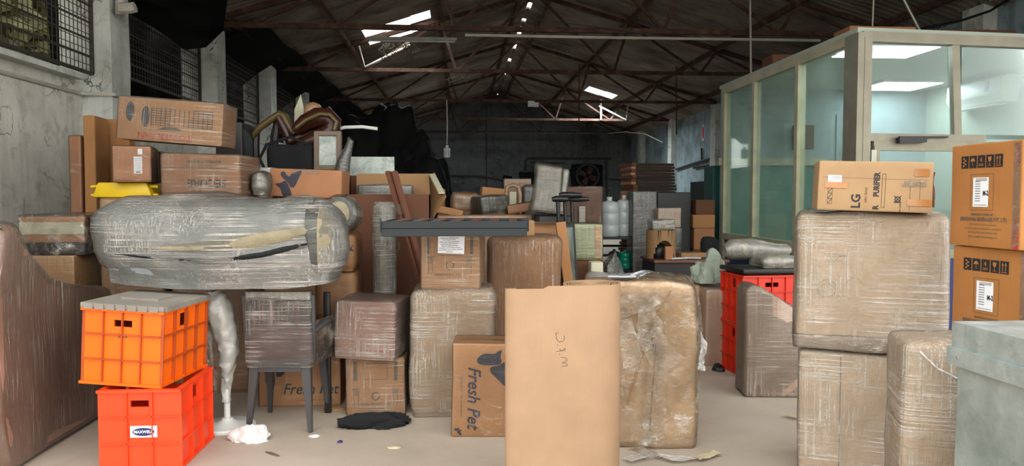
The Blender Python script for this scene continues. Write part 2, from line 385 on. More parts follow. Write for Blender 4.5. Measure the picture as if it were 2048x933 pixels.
class Dec:
    """flat print laid onto one face of a body"""
    def __init__(s): s.v = []; s.f = []
    def _add(s, pts, fs):
        o = len(s.v); s.v += pts; s.f += [tuple(i + o for i in f) for f in fs]
    def poly(s, pts):
        tr = tessellate_polygon([[Vector((p[0], p[1], 0)) for p in pts]]); s._add(list(pts), tr); return s
    def rect(s, x, y, w, h, n=1, m=1):
        pts = [(x - w / 2 + w * i / n, y - h / 2 + h * j / m) for j in range(m + 1) for i in range(n + 1)]
        s._add(pts, [(j * (n + 1) + i, j * (n + 1) + i + 1, (j + 1) * (n + 1) + i + 1, (j + 1) * (n + 1) + i) for j in range(m) for i in range(n)]); return s
    def line(s, pts, w):
        for (a, b), (c, d) in zip(pts, pts[1:]):
            L = math.hypot(c - a, d - b) or 1e-6; nx, ny = -(d - b) / L * w / 2, (c - a) / L * w / 2
            s._add([(a + nx, b + ny), (a - nx, b - ny), (c - nx, d - ny), (c + nx, d + ny)], [(0, 1, 2, 3)])
        return s
    def ring(s, x, y, r, w, n=20, a0=0, a1=360):
        return s.line([(x + r * math.cos(R(a0 + (a1 - a0) * k / n)), y + r * math.sin(R(a0 + (a1 - a0) * k / n))) for k in range(n + 1)], w)
    def disc(s, x, y, r, ry=None, n=20):
        return s.poly([(x + r * math.cos(2 * math.pi * k / n), y + (ry or r) * math.sin(2 * math.pi * k / n)) for k in range(n)])
    def text(s, t, x, y, size, rot=0, shear=0, bold=0, wid=1.0, mirror=False):
        vs, fs = text_tris(t, size, shear, bold, wid); c, q = math.cos(R(rot)), math.sin(R(rot))
        if mirror: vs = [(-a, b) for a, b in vs]
        s._add([(x + a * c - b * q, y + a * q + b * c) for a, b in vs], fs); return s
    def tf(s, ang=0, sx=1, sy=1, ox=0, oy=0):
        c, q = math.cos(R(ang)), math.sin(R(ang))
        s.v = [(ox + (a * sx) * c - (b * sy) * q, oy + (a * sx) * q + (b * sy) * c) for a, b in s.v]; return s
    def put(s, name, mat, parent, bvh, face='front', off=.0016, fb=0.0):
        bm = bmesh.new()
        far = 5
        def mp(u, v):
            if face == 'front': o, d = Vector((u, -far, v)), Vector((0, 1, 0))
            elif face == 'right': o, d = Vector((far, u, v)), Vector((-1, 0, 0))
            elif face == 'left': o, d = Vector((-far, -u, v)), Vector((1, 0, 0))
            else: o, d = Vector((u, v, far)), Vector((0, 0, -1))
            h = bvh.ray_cast(o, d)[0]
            return (h if h is not None else o + d * (far - fb)) - d * off
        vs = [bm.verts.new(mp(*p)) for p in s.v]
        for f in s.f:
            try: bm.faces.new([vs[i] for i in f])
            except ValueError: pass
        me = bpy.data.meshes.new(name); bm.to_mesh(me); bm.free()
        o = bpy.data.objects.new(name, me); COL.objects.link(o); me.materials.append(M[mat]); o.parent = parent
        return o
class Pack: pass
def pack(name, label, cat, px0, px1, pyt, pyb, Y, d, mat, wrap=None, r=.012, amp=.004, rz=0, ry=0, rx=0, z0=None, z1=None,
         group=None, body='carton', seed=None, freq=3, fn=None, n=8, puff=.006, wamp=None, single=False, dx=0):
    """a box-like thing whose front face sits at depth Y between the given picture columns and rows"""
    a = P(px0, pyt, Y); b = P(px1, pyb, Y)
    w = b.x - a.x; zt = a.z if z1 is None else z1; zb = b.z if z0 is None else z0
    h = zt - zb; seed = random.random() * 50 if seed is None else seed
    loc = Vector(((a.x + b.x) / 2 + dx, Y + d / 2, zb))
    k = Pack(); k.w, k.d, k.h, k.top, k.loc = w, d, h, zt, loc
    bm = soft(w, d, h, r, amp, seed, n, freq, fn); k.bvh = bvh_of(bm)
    if single:
        k.t = obj(name, bm, mat, None, True); k.t.location = loc; k.t.rotation_euler = (R(rx), R(ry), R(rz)); tag(k.t, label, cat, group); return k
    k.t = thing(name, label, cat, loc, (R(rx), R(ry), R(rz)), group)
    k.body = obj(body, bm, mat, k.t, True)
    if wrap:
        fbm = soft(w + 2 * puff, d + 2 * puff, h + puff, r + puff, amp, seed, n, freq, fn)
        if wamp:
            for v in fbm.verts:
                q = Vector((v.co.x / w, v.co.y / d, (v.co.z - h / 2) / h)).normalized(); v.co += q * wamp * max(0, noise.noise(v.co * 6 + Vector((seed, 0, 0))))
        k.wrap = obj('stretch_wrap', fbm, wrap, k.t, True)
    return k
def crumple(w, d, h, seed=0, sub=4, k=.35, freq=3, flat=True):
    bm = bmesh.new(); bmesh.ops.create_icosphere(bm, subdivisions=sub, radius=1)
    so = Vector((seed * 3.3, seed, seed * 1.9))
    for v in bm.verts:
        p = v.co.copy(); q = 1 + k * (noise.noise(p * freq + so) + .6 * abs(noise.noise(p * freq * 2.3 + so)) - .2)
        p = p * q; v.co = Vector((p.x * w / 2, p.y * d / 2, (max(p.z, -.15) if flat else p.z) * h))
    zmin = min(v.co.z for v in bm.verts)
    for v in bm.verts: v.co.z -= zmin
    return bm
def ribbon(pts, wid, seed=0, up=Vector((0, 0, 1)), crump=.01, cols=4, sub=6):
    """crumpled strip along a path"""
    bm = bmesh.new(); P_ = []; so = Vector((seed * 2.7, seed * 1.3, 0))
    for a, b in zip(pts, pts[1:]):
        for i in range(sub): P_.append(Vector(a).lerp(Vector(b), i / sub))
    P_.append(Vector(pts[-1])); rows = []
    for i, p in enumerate(P_):
        d = (P_[min(i + 1, len(P_) - 1)] - P_[max(0, i - 1)]).normalized()
        s = d.cross(up); s = s.normalized() if s.length > 1e-4 else Vector((1, 0, 0)); nn = s.cross(d)
        ww = wid * (1 + .5 * noise.noise(Vector((i * .35, seed, 3))))
        rows.append([bm.verts.new(p + s * (j / cols - .5) * ww + nn * crump * 2 * noise.noise(Vector((i * .6, j * 1.1, seed))) + s * crump * noise.noise(Vector((i * .8, j, seed + 5)))) for j in range(cols + 1)])
    for i in range(len(rows) - 1):
        for j in range(cols): bm.faces.new((rows[i][j], rows[i][j + 1], rows[i + 1][j + 1], rows[i + 1][j]))
    return bm
# ================================================================ THE HALL
XL, XR, YB, XRID, ZE, ZR = -3.74, 6.9, 30.0, 1.5, 3.88, 5.5
ZL = P(0, 112, 6.4).z; ZP = P(0, 142, 6.4).z
SL = (ZR - ZE) / (XRID - XL)
def roofz(x): return ZR - SL * abs(x - XRID)
g = struct('ground', B(((0, 0, -.06), (140, 140, .04))), 'ground')
struct('floor', B(((1.5, 15.0, -.02), (11.6, 31.0, .04))), 'floor')
# roof: corrugated sheets, missing where the daylight comes in
HOLES = [(-1.8, -.5, 14.25, 15.65), (3.75, 4.95, 22.7, 23.6)]
def roof():
    bm = bmesh.new(); step = .0365; ny = int(27.6 / step)
    for side in (-1, 1):
        xe = XL - .25 if side < 0 else XR + .25
        brk = [0.05, .9, 1.7, 2.0, 2.4, 2.9, 3.3, 4.2, 5.2, abs(xe - XRID)]
        for r in range(len(brk) - 1):
            s0, s1 = brk[r], brk[r + 1] + .04
            lap = .012 if r % 2 else 0
            prev = None
            for i in range(ny + 1):
                y = 2.6 + i * step; dz = .022 * math.sin(y * 2 * math.pi / .146) + lap + .03
                row = [bm.verts.new((XRID + side * s, y, ZR - SL * s + dz + .012 * noise.noise(Vector((s, y * .3, 0))))) for s in (s0, s1)]
                if prev:
                    xm = XRID + side * (s0 + s1) / 2; hole = False
                    for hx0, hx1, hy0, hy1 in HOLES:
                        if hx0 < xm < hx1 and hy0 < y < hy1:
                            hole = True
                    if hole:
                        # hanging strips left across the gap
                        if side < 0 and abs(y - 14.95 - .1 * (s0 - 2)) < .10: hole = False
                    if not hole: bm.faces.new((prev[0], prev[1], row[1], row[0]))
                prev = row
    return bm
struct('ceiling', roof(), 'roof', smooth=True, ang=60)
# ridge cap in separate lengths with slits between them
k = 0
y = 2.6
for L, gap in ((8.0, .5), (.9, .35), (.9, .9), (.5, .6), (.8, .5), (.9, .35), (.5, .9), (1.2, .6), (1.5, .5), (2.0, .4), (1.2, .0), (4, 0)):
    if y + L > 30.2: L = 30.2 - y
    if L > 0:
        k += 1
        struct('trim_%d' % k, prism([(XRID - .22, ZR - .03), (XRID, ZR + .05), (XRID + .22, ZR - .03), (XRID, ZR + .09)], y, y + L, 'y'), 'roof')
    y += L + gap
# walls
struct('wall_left', B(((XL - .1, 15, ZL / 2), (.2, 29.6, ZL)), ((XL - .1, 15, 3.84), (.2, 29.6, .12))), 'plaster')
struct('wall_left', B(((XL - .02, 4.2, ZL + .02), (.30, 6.8, .05))), 'pillar')
pys = [4.4, 7.8, 11.1, 14.2, 17.3, 20.4, 23.5, 26.6]
for i, py in enumerate(pys):
    pb = B(((XL + .035, py + .21, 1.93), (.50, .42, 3.86)))
    bmesh.ops.subdivide_edges(pb, edges=pb.edges, cuts=6, use_grid_fill=True)
    for v in pb.verts: v.co += Vector((noise.noise(v.co * 3), noise.noise(v.co * 3 + Vector((5, 0, 0))), 0)) * .015
    struct('trim_%d' % (k + 1), pb, 'pillar'); k += 1
struct('wall_right', B(((XR + .1, 17.75, 2), (.2, 24.5, 4.0))), 'bluewall')
for py in (9.5, 15.5, 19.6, 23.7, 27.8):
    k += 1; struct('trim_%d' % k, B(((XR - .08, py, 1.95), (.22, .4, 3.9))), 'pillar')
struct('wall_back', prism([(XL - .2, 0), (XR + .2, 0), (XR + .2, ZE), (XRID, ZR), (XL - .2, ZE)], YB, YB + .2, 'y'), 'backwall')
k += 1; struct('trim_%d' % k, B(((1.35, YB - .06, 2.6), (.5, .12, 5.1))), 'backwall')
# window grilles in the left wall
def grille(n, y0, y1, z0, z1, sp=.075):
    bm = bmesh.new(); x = XL + (.12 if n == 1 else .06)
    for (a, b) in ((y0, y1),):
        for z in (z0, z1): box(bm, (x, (a + b) / 2, z), (.03, b - a, .03))
        for yy in (a, b): box(bm, (x, yy, (z0 + z1) / 2), (.03, .03, z1 - z0))
    z = z0
    while z < z1: z += sp * 2.2; box(bm, (x, (y0 + y1) / 2, z), (.014, y1 - y0, .016))
    yy = y0
    while yy < y1 - sp: yy += sp; box(bm, (x + .008, yy, (z0 + z1) / 2), (.006, .007, z1 - z0))
    z = z0
    while z < z1 - sp: z += sp; box(bm, (x + .008, (y0 + y1) / 2, z), (.005, y1 - y0, .006))
    struct('window_%d' % n, bm, 'mesh')
grille(1, 4.85, 7.76, P(169, 148, 7.76).z, 3.78); grille(2, 8.25, 11.05, 2.75, 3.78); grille(3, 11.6, 14.15, 2.75, 3.78); grille(4, 14.7, 17.25, 2.75, 3.78)
def sheet(pts_rows, thick=.006):
    """cloth from a grid of points"""
    bm = bmesh.new(); R_ = [[bm.verts.new(p) for p in r] for r in pts_rows]
    for a, b in zip(R_, R_[1:]):
        for i in range(len(a) - 1): bm.faces.new((a[i], a[i + 1], b[i + 1], b[i]))
    g = bmesh.ops.solidify(bm, geom=list(bm.faces), thickness=thick)
    return bm
rows = [[(XL - .45 + .05 * math.sin(y * 5) + .03 * math.sin(z * 7), y, z) for y in [8.0 + .25 * i for i in range(84)]] for z in [2.2 + .3 * j for j in range(7)]]
o = obj('black_tarpaulin', sheet(rows), 'tarp', smooth=True); tag(o, 'black sheet hung outside the barred windows of the left wall', 'tarpaulin')
# black sheet hung inside below the eave, in front of the second window
top = [(262, -14), (300, -14), (345, -14), (390, -14), (430, -8), (455, 0)]
bot = [(262, 30), (290, 45), (330, 70), (368, 100), (412, 95), (446, 62)]
rows = []
for j in range(7):
    rows.append([P(a[0] + (b[0] - a[0]) * j / 6, a[1] + (b[1] - a[1]) * j / 6, 8.35 + i * .2 + .05 * math.sin(j * 2 + i)) for i, (a, b) in enumerate(zip(top, bot))])
o = obj('black_tarpaulin', sheet(rows), 'tarp', smooth=True); tag(o, 'black sheet sagging from the left eave above the second window', 'tarpaulin')
rows = [[(x, y, roofz(x) - .08 - .25 * (1 - (x + 3.9) / .95) ** 2 - .03 * math.sin(y * 3)) for x in (-3.95, -3.7, -3.45, -3.2, -2.95)] for y in [11.7 + .4 * i for i in range(44)]]
o = obj('black_tarpaulin', sheet(rows), 'tarp', smooth=True); tag(o, 'long black sheet lining the left eave behind the trusses', 'tarpaulin')
# bush outside the first window
bm = bmesh.new(); rnd = random.Random(3)
for i in range(13000):
    c = Vector((rnd.uniform(-6.6, -4.9), rnd.uniform(3, 19), rnd.uniform(1.2, 6.4)))
    if noise.noise(c * .8) < -.4: continue
    d = Vector((rnd.uniform(-1, 1), rnd.uniform(-1, 1), rnd.uniform(-1, 1))).normalized(); e = d.orthogonal().normalized(); s = rnd.uniform(.1, .26)
    bm.faces.new([bm.verts.new(c + q) for q in (d * s, e * s * .45, -d * s, -e * s * .45)])
o = obj('bush', bm, 'leaf'); tag(o, 'olive green foliage outside the first barred window', 'bush'); o['kind'] = 'stuff'
# roof trusses
def truss(y):
    global k
    bm = bmesh.new(); t = .07
    bar(bm, (XL + .25, y, ZE), (XR - .2, y, ZE), t, t)
    for s in (-1, 1):
        bar(bm, (XRID + s * 5.2, y, ZE + .02), (XRID, y, ZR - .12), t * 1.2, t)
        for a, b in (((1.55), (1.85)), ((1.55), (0)), ((3.3), (3.6)), ((3.3), (1.85)), ((4.5), (3.6))):
            bar(bm, (XRID + s * a, y, ZE), (XRID + s * b, y, roofz(XRID + s * b) - .1), .045, .045)
    k += 1; struct('trim_%d' % k, bm, 'rust')
for y in (6.7, 11.1, 14.8, 19.3, 23.8, 28.4): truss(y)
for x in (-3.3, -2.1, -.35, 1.2, 1.8, 3.35, 5.1, 6.3):
    k += 1; struct('trim_%d' % k, B(((x, 16.4, roofz(x) - .04), (.06, 27.2, .09))), 'rust')
# thin horizontal tie bars and hanging rods seen deeper in the hall
def pipe(name, pts, r, mat, label, cat, n=8, group=None):
    o = obj(name, tube(bmesh.new(), pts, r, n), mat, None, True); return tag(o, label, cat, group)
pipe('pipe', [P(724, 264, 27.0), P(900, 266, 27.0), P(1220, 267, 27.0)], .035, 'conduit', 'dark pipe crossing the hall in front of the back wall', 'pipe')
pipe('cable', [P(1215, 267, 27), P(1250, 264, 25.5), P(1290, 268, 24.2), P(1325, 285, 23.6)], .015, 'pvc', 'pale cable drooping near the right end of the far truss', 'cable')
pipe('cable', [Vector((P(830, 10, 11.04).x, 11.04, roofz(P(830, 10, 11.04).x) - .1)), P(1000, 30, 11.03), P(1200, 55, 11.03), P(1330, 73, 11.05)], .008, 'conduit', 'thin wire slanting under the roof above the long tie beam', 'cable')
pipe('pipe', [P(930, 70, 11.04), P(1200, 75, 11.04), P(1640, 81, 11.04)], .022, 'pvc', 'dusty cable pipe fixed along the nearest tie beam', 'pipe')
q_ = P(1352, 165, 17); q_.z = roofz(q_.x) - .02
pipe('rod', [q_, P(1353, 270, 17)], .015, 'rust', 'thin rod hanging beside the right wall pillar', 'rod')
q_ = P(1158, 205, 20); q_.z = roofz(q_.x) - .02
pipe('rod', [q_, P(1158, 268, 20)], .015, 'rust', 'short rod hanging below the right roof gap', 'rod')
pipe('pipe', [P(1202, 200, 23.72), P(1202, 240, 23.72)], .03, 'pvc', 'pale upright stub of pipe below the right roof gap', 'pipe')
pipe('pipe', [P(1198, 212, 23.72), P(1252, 240, 23.72), P(1256, 212, 23.72)], .03, 'pvc', 'pale bent pipe hanging in a V below the right roof gap', 'pipe')
pipe('pipe', [P(718, 92, 14.74), P(730, 134, 14.74), P(820, 90, 14.74)], .02, 'pvc', 'pale bent pipe hanging in a V below the left roof gap', 'pipe')
q_ = P(1498, 95, 11); q_.z = roofz(q_.x) - .02
pipe('pipe', [q_, P(1502, 152, 11)], .016, 'pvc', 'thin white rod above the left rail of the glass office', 'rod')
pipe('pipe', [P(1748, -20, 8.2), P(1745, 52, 8.2)], .009, 'pvc', 'thin wire dropping to the roof of the glass office', 'cable')
pipe('pipe', [P(1800, -15, 8.2), P(1840, 62, 8.2)], .016, 'hinge', 'slanting grey rod above the roof of the glass office', 'rod')
pipe('cable', [P(1842, 58, 9), P(1920, 42, 9), P(1980, 22, 9), P(2040, -15, 9)], .016, 'black', 'black cable sagging above the office roof by the wall', 'cable')
# hanging bulb
t = thing('hanging_lamp', 'bare bulb hanging on a long wire in the middle of the hall', 'lamp', P(894, 316, 19.24))
LC = ZE - t.location.z
bm = tube(bmesh.new(), [(0, 0, .34), (.01, 0, .8), (0, 0, LC)], .016, 8); obj('cord', bm, 'pvc', t, True)
obj('lamp_holder', lathe(bmesh.new(), [(.03, .32), (.04, .26), (.085, .24), (.085, .17)], 16), 'white', t, True)
obj('bulb', lathe(bmesh.new(), [(.078, .17), (.085, .1), (.08, .02), (.05, 0)], 16), 'bulb', t, True)
# tube light batten
a, b = P(735, 82, 13.2), P(914, 80, 13.2)
t = thing('tube_light', 'unlit white tube light hanging below the left roof gap', 'lamp', (a + b) / 2)
L = b.x - a.x
obj('fitting', B(((0, 0, .03), (L, .06, .05))), 'pvc', t); obj('tube', tube(bmesh.new(), [(-L / 2 + .03, -.02, -.015), (L / 2 - .03, -.02, -.015)], .018), 'bulb', t, True)
for sx in (.3, .42): obj('hanger', tube(bmesh.new(), [(L * sx, 0, .05), (L * sx, 0, .48)], .008), 'conduit', t)
o = obj('junction_box', B(((0, 0, 0), (.16, .12, .14)), ((.13, 0, -.02), (.12, .1, .11))), 'white'); o.location = P(1062, 208, 19.2); tag(o, 'small white junction box on a tie beam under the roof', 'junction box')
bm = bmesh.new(); rnd = random.Random(5)
for i in range(46):
    p = P(775 + rnd.uniform(-10, 55), 86 + rnd.uniform(0, 6), 14.3); L = rnd.uniform(.05, .34)
    tube(bm, [p, p + Vector((rnd.uniform(-.12, .12), 0, -L * .5)), p + Vector((rnd.uniform(-.15, .15), .02, -L))], .007, 4)
o = obj('cobweb', bm, 'dirt'); tag(o, 'dirty hanging creepers and cobwebs below the left roof gap', 'cobweb'); o['kind'] = 'stuff'
bm = bmesh.new()
for i in range(16):
    p = P(895 + rnd.uniform(0, 45), 150, 14.75); L = rnd.uniform(.03, .16)
    tube(bm, [p, p + Vector((rnd.uniform(-.1, .1), 0, -L * .6)), p + Vector((rnd.uniform(-.12, .12), .02, -L))], .006, 4)
o = obj('cobweb', bm, 'dirt'); tag(o, 'small dark cobweb under the joint of the second tie beam', 'cobweb'); o['kind'] = 'stuff'
# pipes on the left wall
pipe('pipe', [(XL + .02, 1.2, ZP), (XL + .02, 7.7, ZP), (XL + .16, 7.79, ZP), (XL + .31, 7.79, ZP), (XL + .31, 8.22, ZP)], .018, 'pvc', 'thin dusty pipe running along the left wall under the ledge', 'pipe')
pipe('pipe', [P(240, -12, 7.85), P(240, 30, 7.85)], .045, 'pvc', 'short upright pipe on the first white pillar', 'pipe')
pipe('pipe', [P(240, 16, 7.8), P(262, 16, 7.8), P(270, 14, 7.8)], .055, 'pvc', 'pipe elbow sticking out of the first white pillar', 'pipe')
# back-wall services
pipe('pipe', [P(1051, 340, 29.95), P(1051, 322, 29.95), P(1056, 317, 29.95), P(1222, 318, 29.95)], .045, 'conduit', 'dark pipe framing the recess on the back wall', 'pipe')
pipe('pipe', [P(1060, 325, 29.96), P(1128, 327, 29.96)], .03, 'conduit', 'short dark pipe inside the frame on the back wall', 'pipe')
pipe('pipe', [P(1212, 322, 29.93), P(1213, 372, 29.93), P(1214, 400, 29.93)], .035, 'conduit', 'dark pipe dropping down the back wall beside the fan', 'pipe')
pipe('pipe', [P(1217, 359, 29.95), P(1252, 361, 29.95)], .035, 'conduit', 'short dark pipe running right along the back wall', 'pipe')
pipe('cable', [P(880, 352, 29.85), P(960, 353, 29.85), P(1000, 360, 29.85), P(1040, 362, 29.85)], .035, 'conduit', 'black cable along the middle of the back wall', 'cable')
o = obj('recess_shade', soft(1.35, .08, .62, .2, .05, 3), 'tarp', None, True); o.location = P(1074, 376, 29.9); tag(o, 'dark panel painted as the shade of a back wall recess left of the fan', 'recess')  # solid dark panel, its colour stands for the shade inside an opening
t = thing('exhaust_fan', 'large dark exhaust fan on the back wall', 'fan', P(1174, 352, 29.86))
obj('housing', soft(1.3, .12, .95, .25, .05, 5, fn=lambda p: p + Vector((0, 0, -.48))), 'tarp', t, True)
bm = bmesh.new()
tube(bm, [(.45 * math.cos(a * math.pi / 12), -.18, .45 * math.sin(a * math.pi / 12)) for a in range(25)], .05, 8, False); obj('ring', bm, 'conduit', t, True)
for a in range(4):
    bm = prism([(0, -.06), (.36, -.14), (.38, .1), (0, .06)], -.17, -.15, 'y'); bmesh.ops.rotate(bm, verts=bm.verts, matrix=Matrix.Rotation(R(90 * a + 20), 3, 'Y')); obj('blade', bm, 'rust', t)
o = obj('fuse_box', soft(.35, .1, .55, .08, .04, 4), 'tarp', None, True); o.location = P(1016, 380, 29.93); tag(o, 'small black box fixed to the back wall near the pillar', 'box')

# ================================================================ THE GLASS OFFICE
OX, OY0, OY1, OXR = 3.56, 6.5, 10.0, 6.6
OZ = P(1735, 65, 6.5).z; TZ = P(1740, 275, 6.5).z
FD = Vector((1, .10, 0)).normalized()
fr_end = Vector((OX, OY0, 0)) + FD * 2.85
def onF(s, z, o=0): return Vector((OX, OY0, 0)) + FD * s + Vector((.1, -1, 0)).normalized() * o + Vector((0, 0, z))
t = bpy.data.objects.new('wall_office_side', None); COL.objects.link(t); t['kind'] = 'structure'
fw = .065
posts = [6.56, 7.68, 8.85, 9.86]
bm = B(((OX, 8.22, OZ - .04), (.08, 3.44, .09)))
obj('top_rail', bm, 'cream', t); obj('middle_rail', B(((OX, 8.22, .90), (.08, 3.44, .08))), 'cream', t); obj('bottom_rail', B(((OX, 8.22, .05), (.08, 3.44, .08))), 'cream', t)
for y in posts[1:]: obj('post', B(((OX, y, OZ / 2), (.085, .075, OZ - .01))), 'cream', t)
obj('corner_post', B(((OX + .02, OY0 + .08, OZ / 2), (.13, .24, OZ - .01))), 'greyframe', t)
for a, b in zip(posts, posts[1:]):
    obj('glass_pane', B(((OX, (a + b) / 2, (OZ + .94) / 2 - .04), (.008, b - a - .07, OZ - 1.02))), 'glass', t)
    obj('blue_panel', B(((OX, (a + b) / 2, .48), (.02, b - a - .07, .8))), 'blue', t)
t = bpy.data.objects.new('wall_office_front', None); COL.objects.link(t); t['kind'] = 'structure'
def fbar(a, b, w, h, mat, name): return obj(name, bar(bmesh.new(), a, b, w, h), mat, t)
fbar(onF(0, OZ - .04), onF(2.85, OZ - .04), .08, .09, 'greyframe', 'top_rail')
fbar(onF(.0, TZ), onF(1.26, TZ), .07, .07, 'greyframe', 'transom')
fbar(onF(.98, TZ + .03), onF(.93, OZ - .07), .07, .06, 'greyframe', 'mullion')
fbar(onF(.05, 0), onF(.05, OZ - .05), .07, .1, 'greyframe', 'post'); fbar(onF(1.24, 0), onF(1.24, TZ - .03), .07, .06, 'greyframe', 'post'); fbar(onF(2.82, 0), onF(2.82, OZ - .05), .07, .06, 'greyframe', 'post')
for s0, s1, z0, z1, nm in ((.09, .94, TZ + .04, OZ - .06, 0), (1.02, 2.8, TZ + .04, OZ - .06, 0), (1.27, 2.8, .9, TZ - .0, 0), (1.27, 2.8, .1, .9, 1)):
    c = onF((s0 + s1) / 2, (z0 + z1) / 2)
    obj('blue_panel' if nm else 'glass_pane', bar(bmesh.new(), onF(s0, (z0 + z1) / 2), onF(s1, (z0 + z1) / 2), .01, z1 - z0), 'blue' if nm else 'glassf', t)
t = bpy.data.objects.new('door_1', None); COL.objects.link(t); t['kind'] = 'structure'
for a, b, w, h in ((onF(.12, TZ - .075, .02), onF(1.20, TZ - .075, .02), .05, .085), (onF(.15, 0.02, .02), onF(.15, TZ - .075, .02), .05, .07), (onF(1.17, .02, .02), onF(1.17, TZ - .075, .02), .05, .07), (onF(.12, .9, .02), onF(1.2, .9, .02), .05, .08)):
    obj('door_frame', bar(bmesh.new(), a, b, w, h), 'greyframe', t)
obj('glass_pane', bar(bmesh.new(), onF(.18, 1.39, .02), onF(1.14, 1.39, .02), .008, .9), 'glassf', t)
obj('blue_panel', bar(bmesh.new(), onF(.18, .46, .02), onF(1.14, .46, .02), .02, .84), 'blue', t)
h = bar(bmesh.new(), onF(.33, TZ - .03, .08), onF(.6, TZ - .02, .08), .05, .05); bar(h, onF(.34, TZ, .08), onF(.85, TZ + .01, .05), .02, .015); obj('door_closer', h, 'black', t)
obj('hinge', bar(bmesh.new(), onF(.09, 1.78, .05), onF(.14, 1.78, .05), .01, .12), 'hinge', t)
# office interior
struct('wall_office_back', B((((OX + OXR) / 2, OY1 + .04, OZ / 2), (OXR - OX, .08, OZ))), 'officegrey')
struct('wall_office_right', B(((OXR - .14, 8.5, OZ / 2), (.06, 3.2, OZ - .01))), 'officewhite')
struct('ceiling_office', prism([(OX - .02, OY0 + .02), (OXR, OY0 + .3), (OXR, OY1 + .08), (OX - .02, OY1 + .08)], OZ, OZ + .05, 'z'), 'officewhite')
t = bpy.data.objects.new('door_2', None); COL.objects.link(t); t['kind'] = 'structure'
yb = OY1 - .03
obj('door_frame', B(((4.25, yb, 1.9), (1.5, .06, .1)), ((3.62, yb, .95), (.1, .06, 1.9)), ((5.0, yb, .95), (.1, .06, 1.9))), 'cream', t)
obj('teal_panel', B(((4.3, yb + .015, .92), (1.3, .03, 1.84))), 'tealw', t)
for (q, nm) in (((1690, 1850, 90, 116), 'front'), ((1738, 1858, 164, 181), 'rear')):
    zc = OZ - .03; y0 = PZ(1780, q[3], zc).y; y1 = PZ(1780, q[2], zc).y; y0, y1 = min(y0, y1), max(y0, y1); ym = (y0 + y1) / 2
    y0, y1 = max(OY0 + .4, y0), min(OY1 - .1, y1); x0 = P(q[0], 100, ym).x; x1 = min(OXR - .25, P(q[1], 100, ym).x); x0 = max(OX + .1, x0)
    t = thing('ceiling_light', 'glowing square light panel at the %s of the office ceiling' % nm, 'ceiling light', ((x0 + x1) / 2, (y0 + y1) / 2, OZ - .03), group=None)
    obj('diffuser', B(((0, 0, 0), (x1 - x0 - .04, y1 - y0 - .04, .012))), 'lightp', t); obj('frame', B(((0, 0, .015), (x1 - x0, y1 - y0, .03))), 'white', t)
# split air conditioner on the right office wall
t = thing('air_conditioner', 'white split air conditioner high on the office wall', 'air conditioner', (6.29, (PX(1897, 6.25).y + PX(2012, 6.25).y) / 2, PX(1950, 6.25, 214).z))
bm = prism([(.09, 0), (.14, .3), (-.02, .32), (-.12, .28), (-.13, .1), (-.07, 0)], -.48, .48, 'y', .012); obj('housing', bm, 'white', t, True)
obj('louvre', B(((-.06, 0, -.02), (.12, .78, .012))), 'white', t); obj('sticker', B(((-.128, -.25, .2), (.006, .06, .12))), 'bluetag', t)
o = obj('wall_box', B(((0, 0, 0), (.26, .1, .32))), 'carddark'); o.location = P(1606, 275, 9.9); tag(o, 'small brown box on the rear wall inside the office', 'box')
o = obj('wall_poster', B(((0, 0, 0), (.9, .01, .7))), 'officegrey'); o.location = (5.6, OY1 - .012, 2.2); tag(o, 'grey board on the rear office wall beside the air conditioner', 'board')
for i, (x0, x1, yt, Y, dd, mat, lb) in enumerate(((1700, 1832, 51, 7.6, .35, 'cardred', 'long flat brown carton on the office roof above the corner post'), (1884, 2032, 58, 7.6, .3, 'carddark', 'flat dark carton with pale marks lying on the office roof at right'), (1545, 1600, 108, 8.4, .3, 'carddark', 'thin dark carton on the office roof above the left glass panes'))):
    kk = pack('carton', lb, 'box', x0, x1, yt, 90, Y, dd, mat, amp=.003, z0=OZ + .05)
    if i == 1: Dec().rect(-.25, .09, .06, .03).rect(-.12, .09, .06, .03).rect(.02, .09, .06, .03).rect(.14, .09, .06, .03).rect(.26, .09, .06, .03).put('printed_marks', 'cardlight', kk.t, kk.bvh)
# right wall bits
o = obj('wall_sticker', lathe(bmesh.new(), [(.12, 0), (.12, .01)], 20), 'paper'); o.rotation_euler = (0, R(-90), 0); o.scale = (2, 1, 1); o.location = PX(1407, XR - .005, 266); tag(o, 'oval red and white sticker on the pale right wall', 'sticker')
s_ = obj('printed_mark', lathe(bmesh.new(), [(.09, .01), (.09, .014)], 20), 'inkred', o); 
pipe('pipe', [PX(1352, XR - .05, 339), PX(1385, XR - .05, 328), PX(1440, XR - .05, 311)], .035, 'conduit', 'dark pipe climbing along the pale right wall', 'pipe')
pipe('pipe', [PX(1403, XR - .05, 297), PX(1404, XR - .05, 325)], .03, 'conduit', 'short upright pipe under the oval sticker', 'pipe')
pipe('tube_light', [PX(1388, XR - .05, 336), PX(1424, XR - .05, 329)], .035, 'black', 'dark tube fitting on the right wall below the pipe', 'lamp')
o = obj('recess_shade', B(((0, 0, 0), (.04, 1.5, .9))), 'tarp'); o.location = PX(1398, XR - .025, 395); tag(o, 'dark panel painted as niche shade at the foot of the pale right wall', 'recess')  # black block in place of a wall opening, shade given as colour
t = thing('teal_cabinet', 'tall narrow teal steel cabinet against the glass office', 'cabinet', P(1434, 560, 10.3) * 1)
t.location.z = 0; obj('cabinet_body', bevel(B(((0, .2, .93), (.15, .4, 1.86))), .01), 'teal', t); obj('door_handle', B(((.03, -.01, 1.0), (.015, .02, .12))), 'hinge', t)
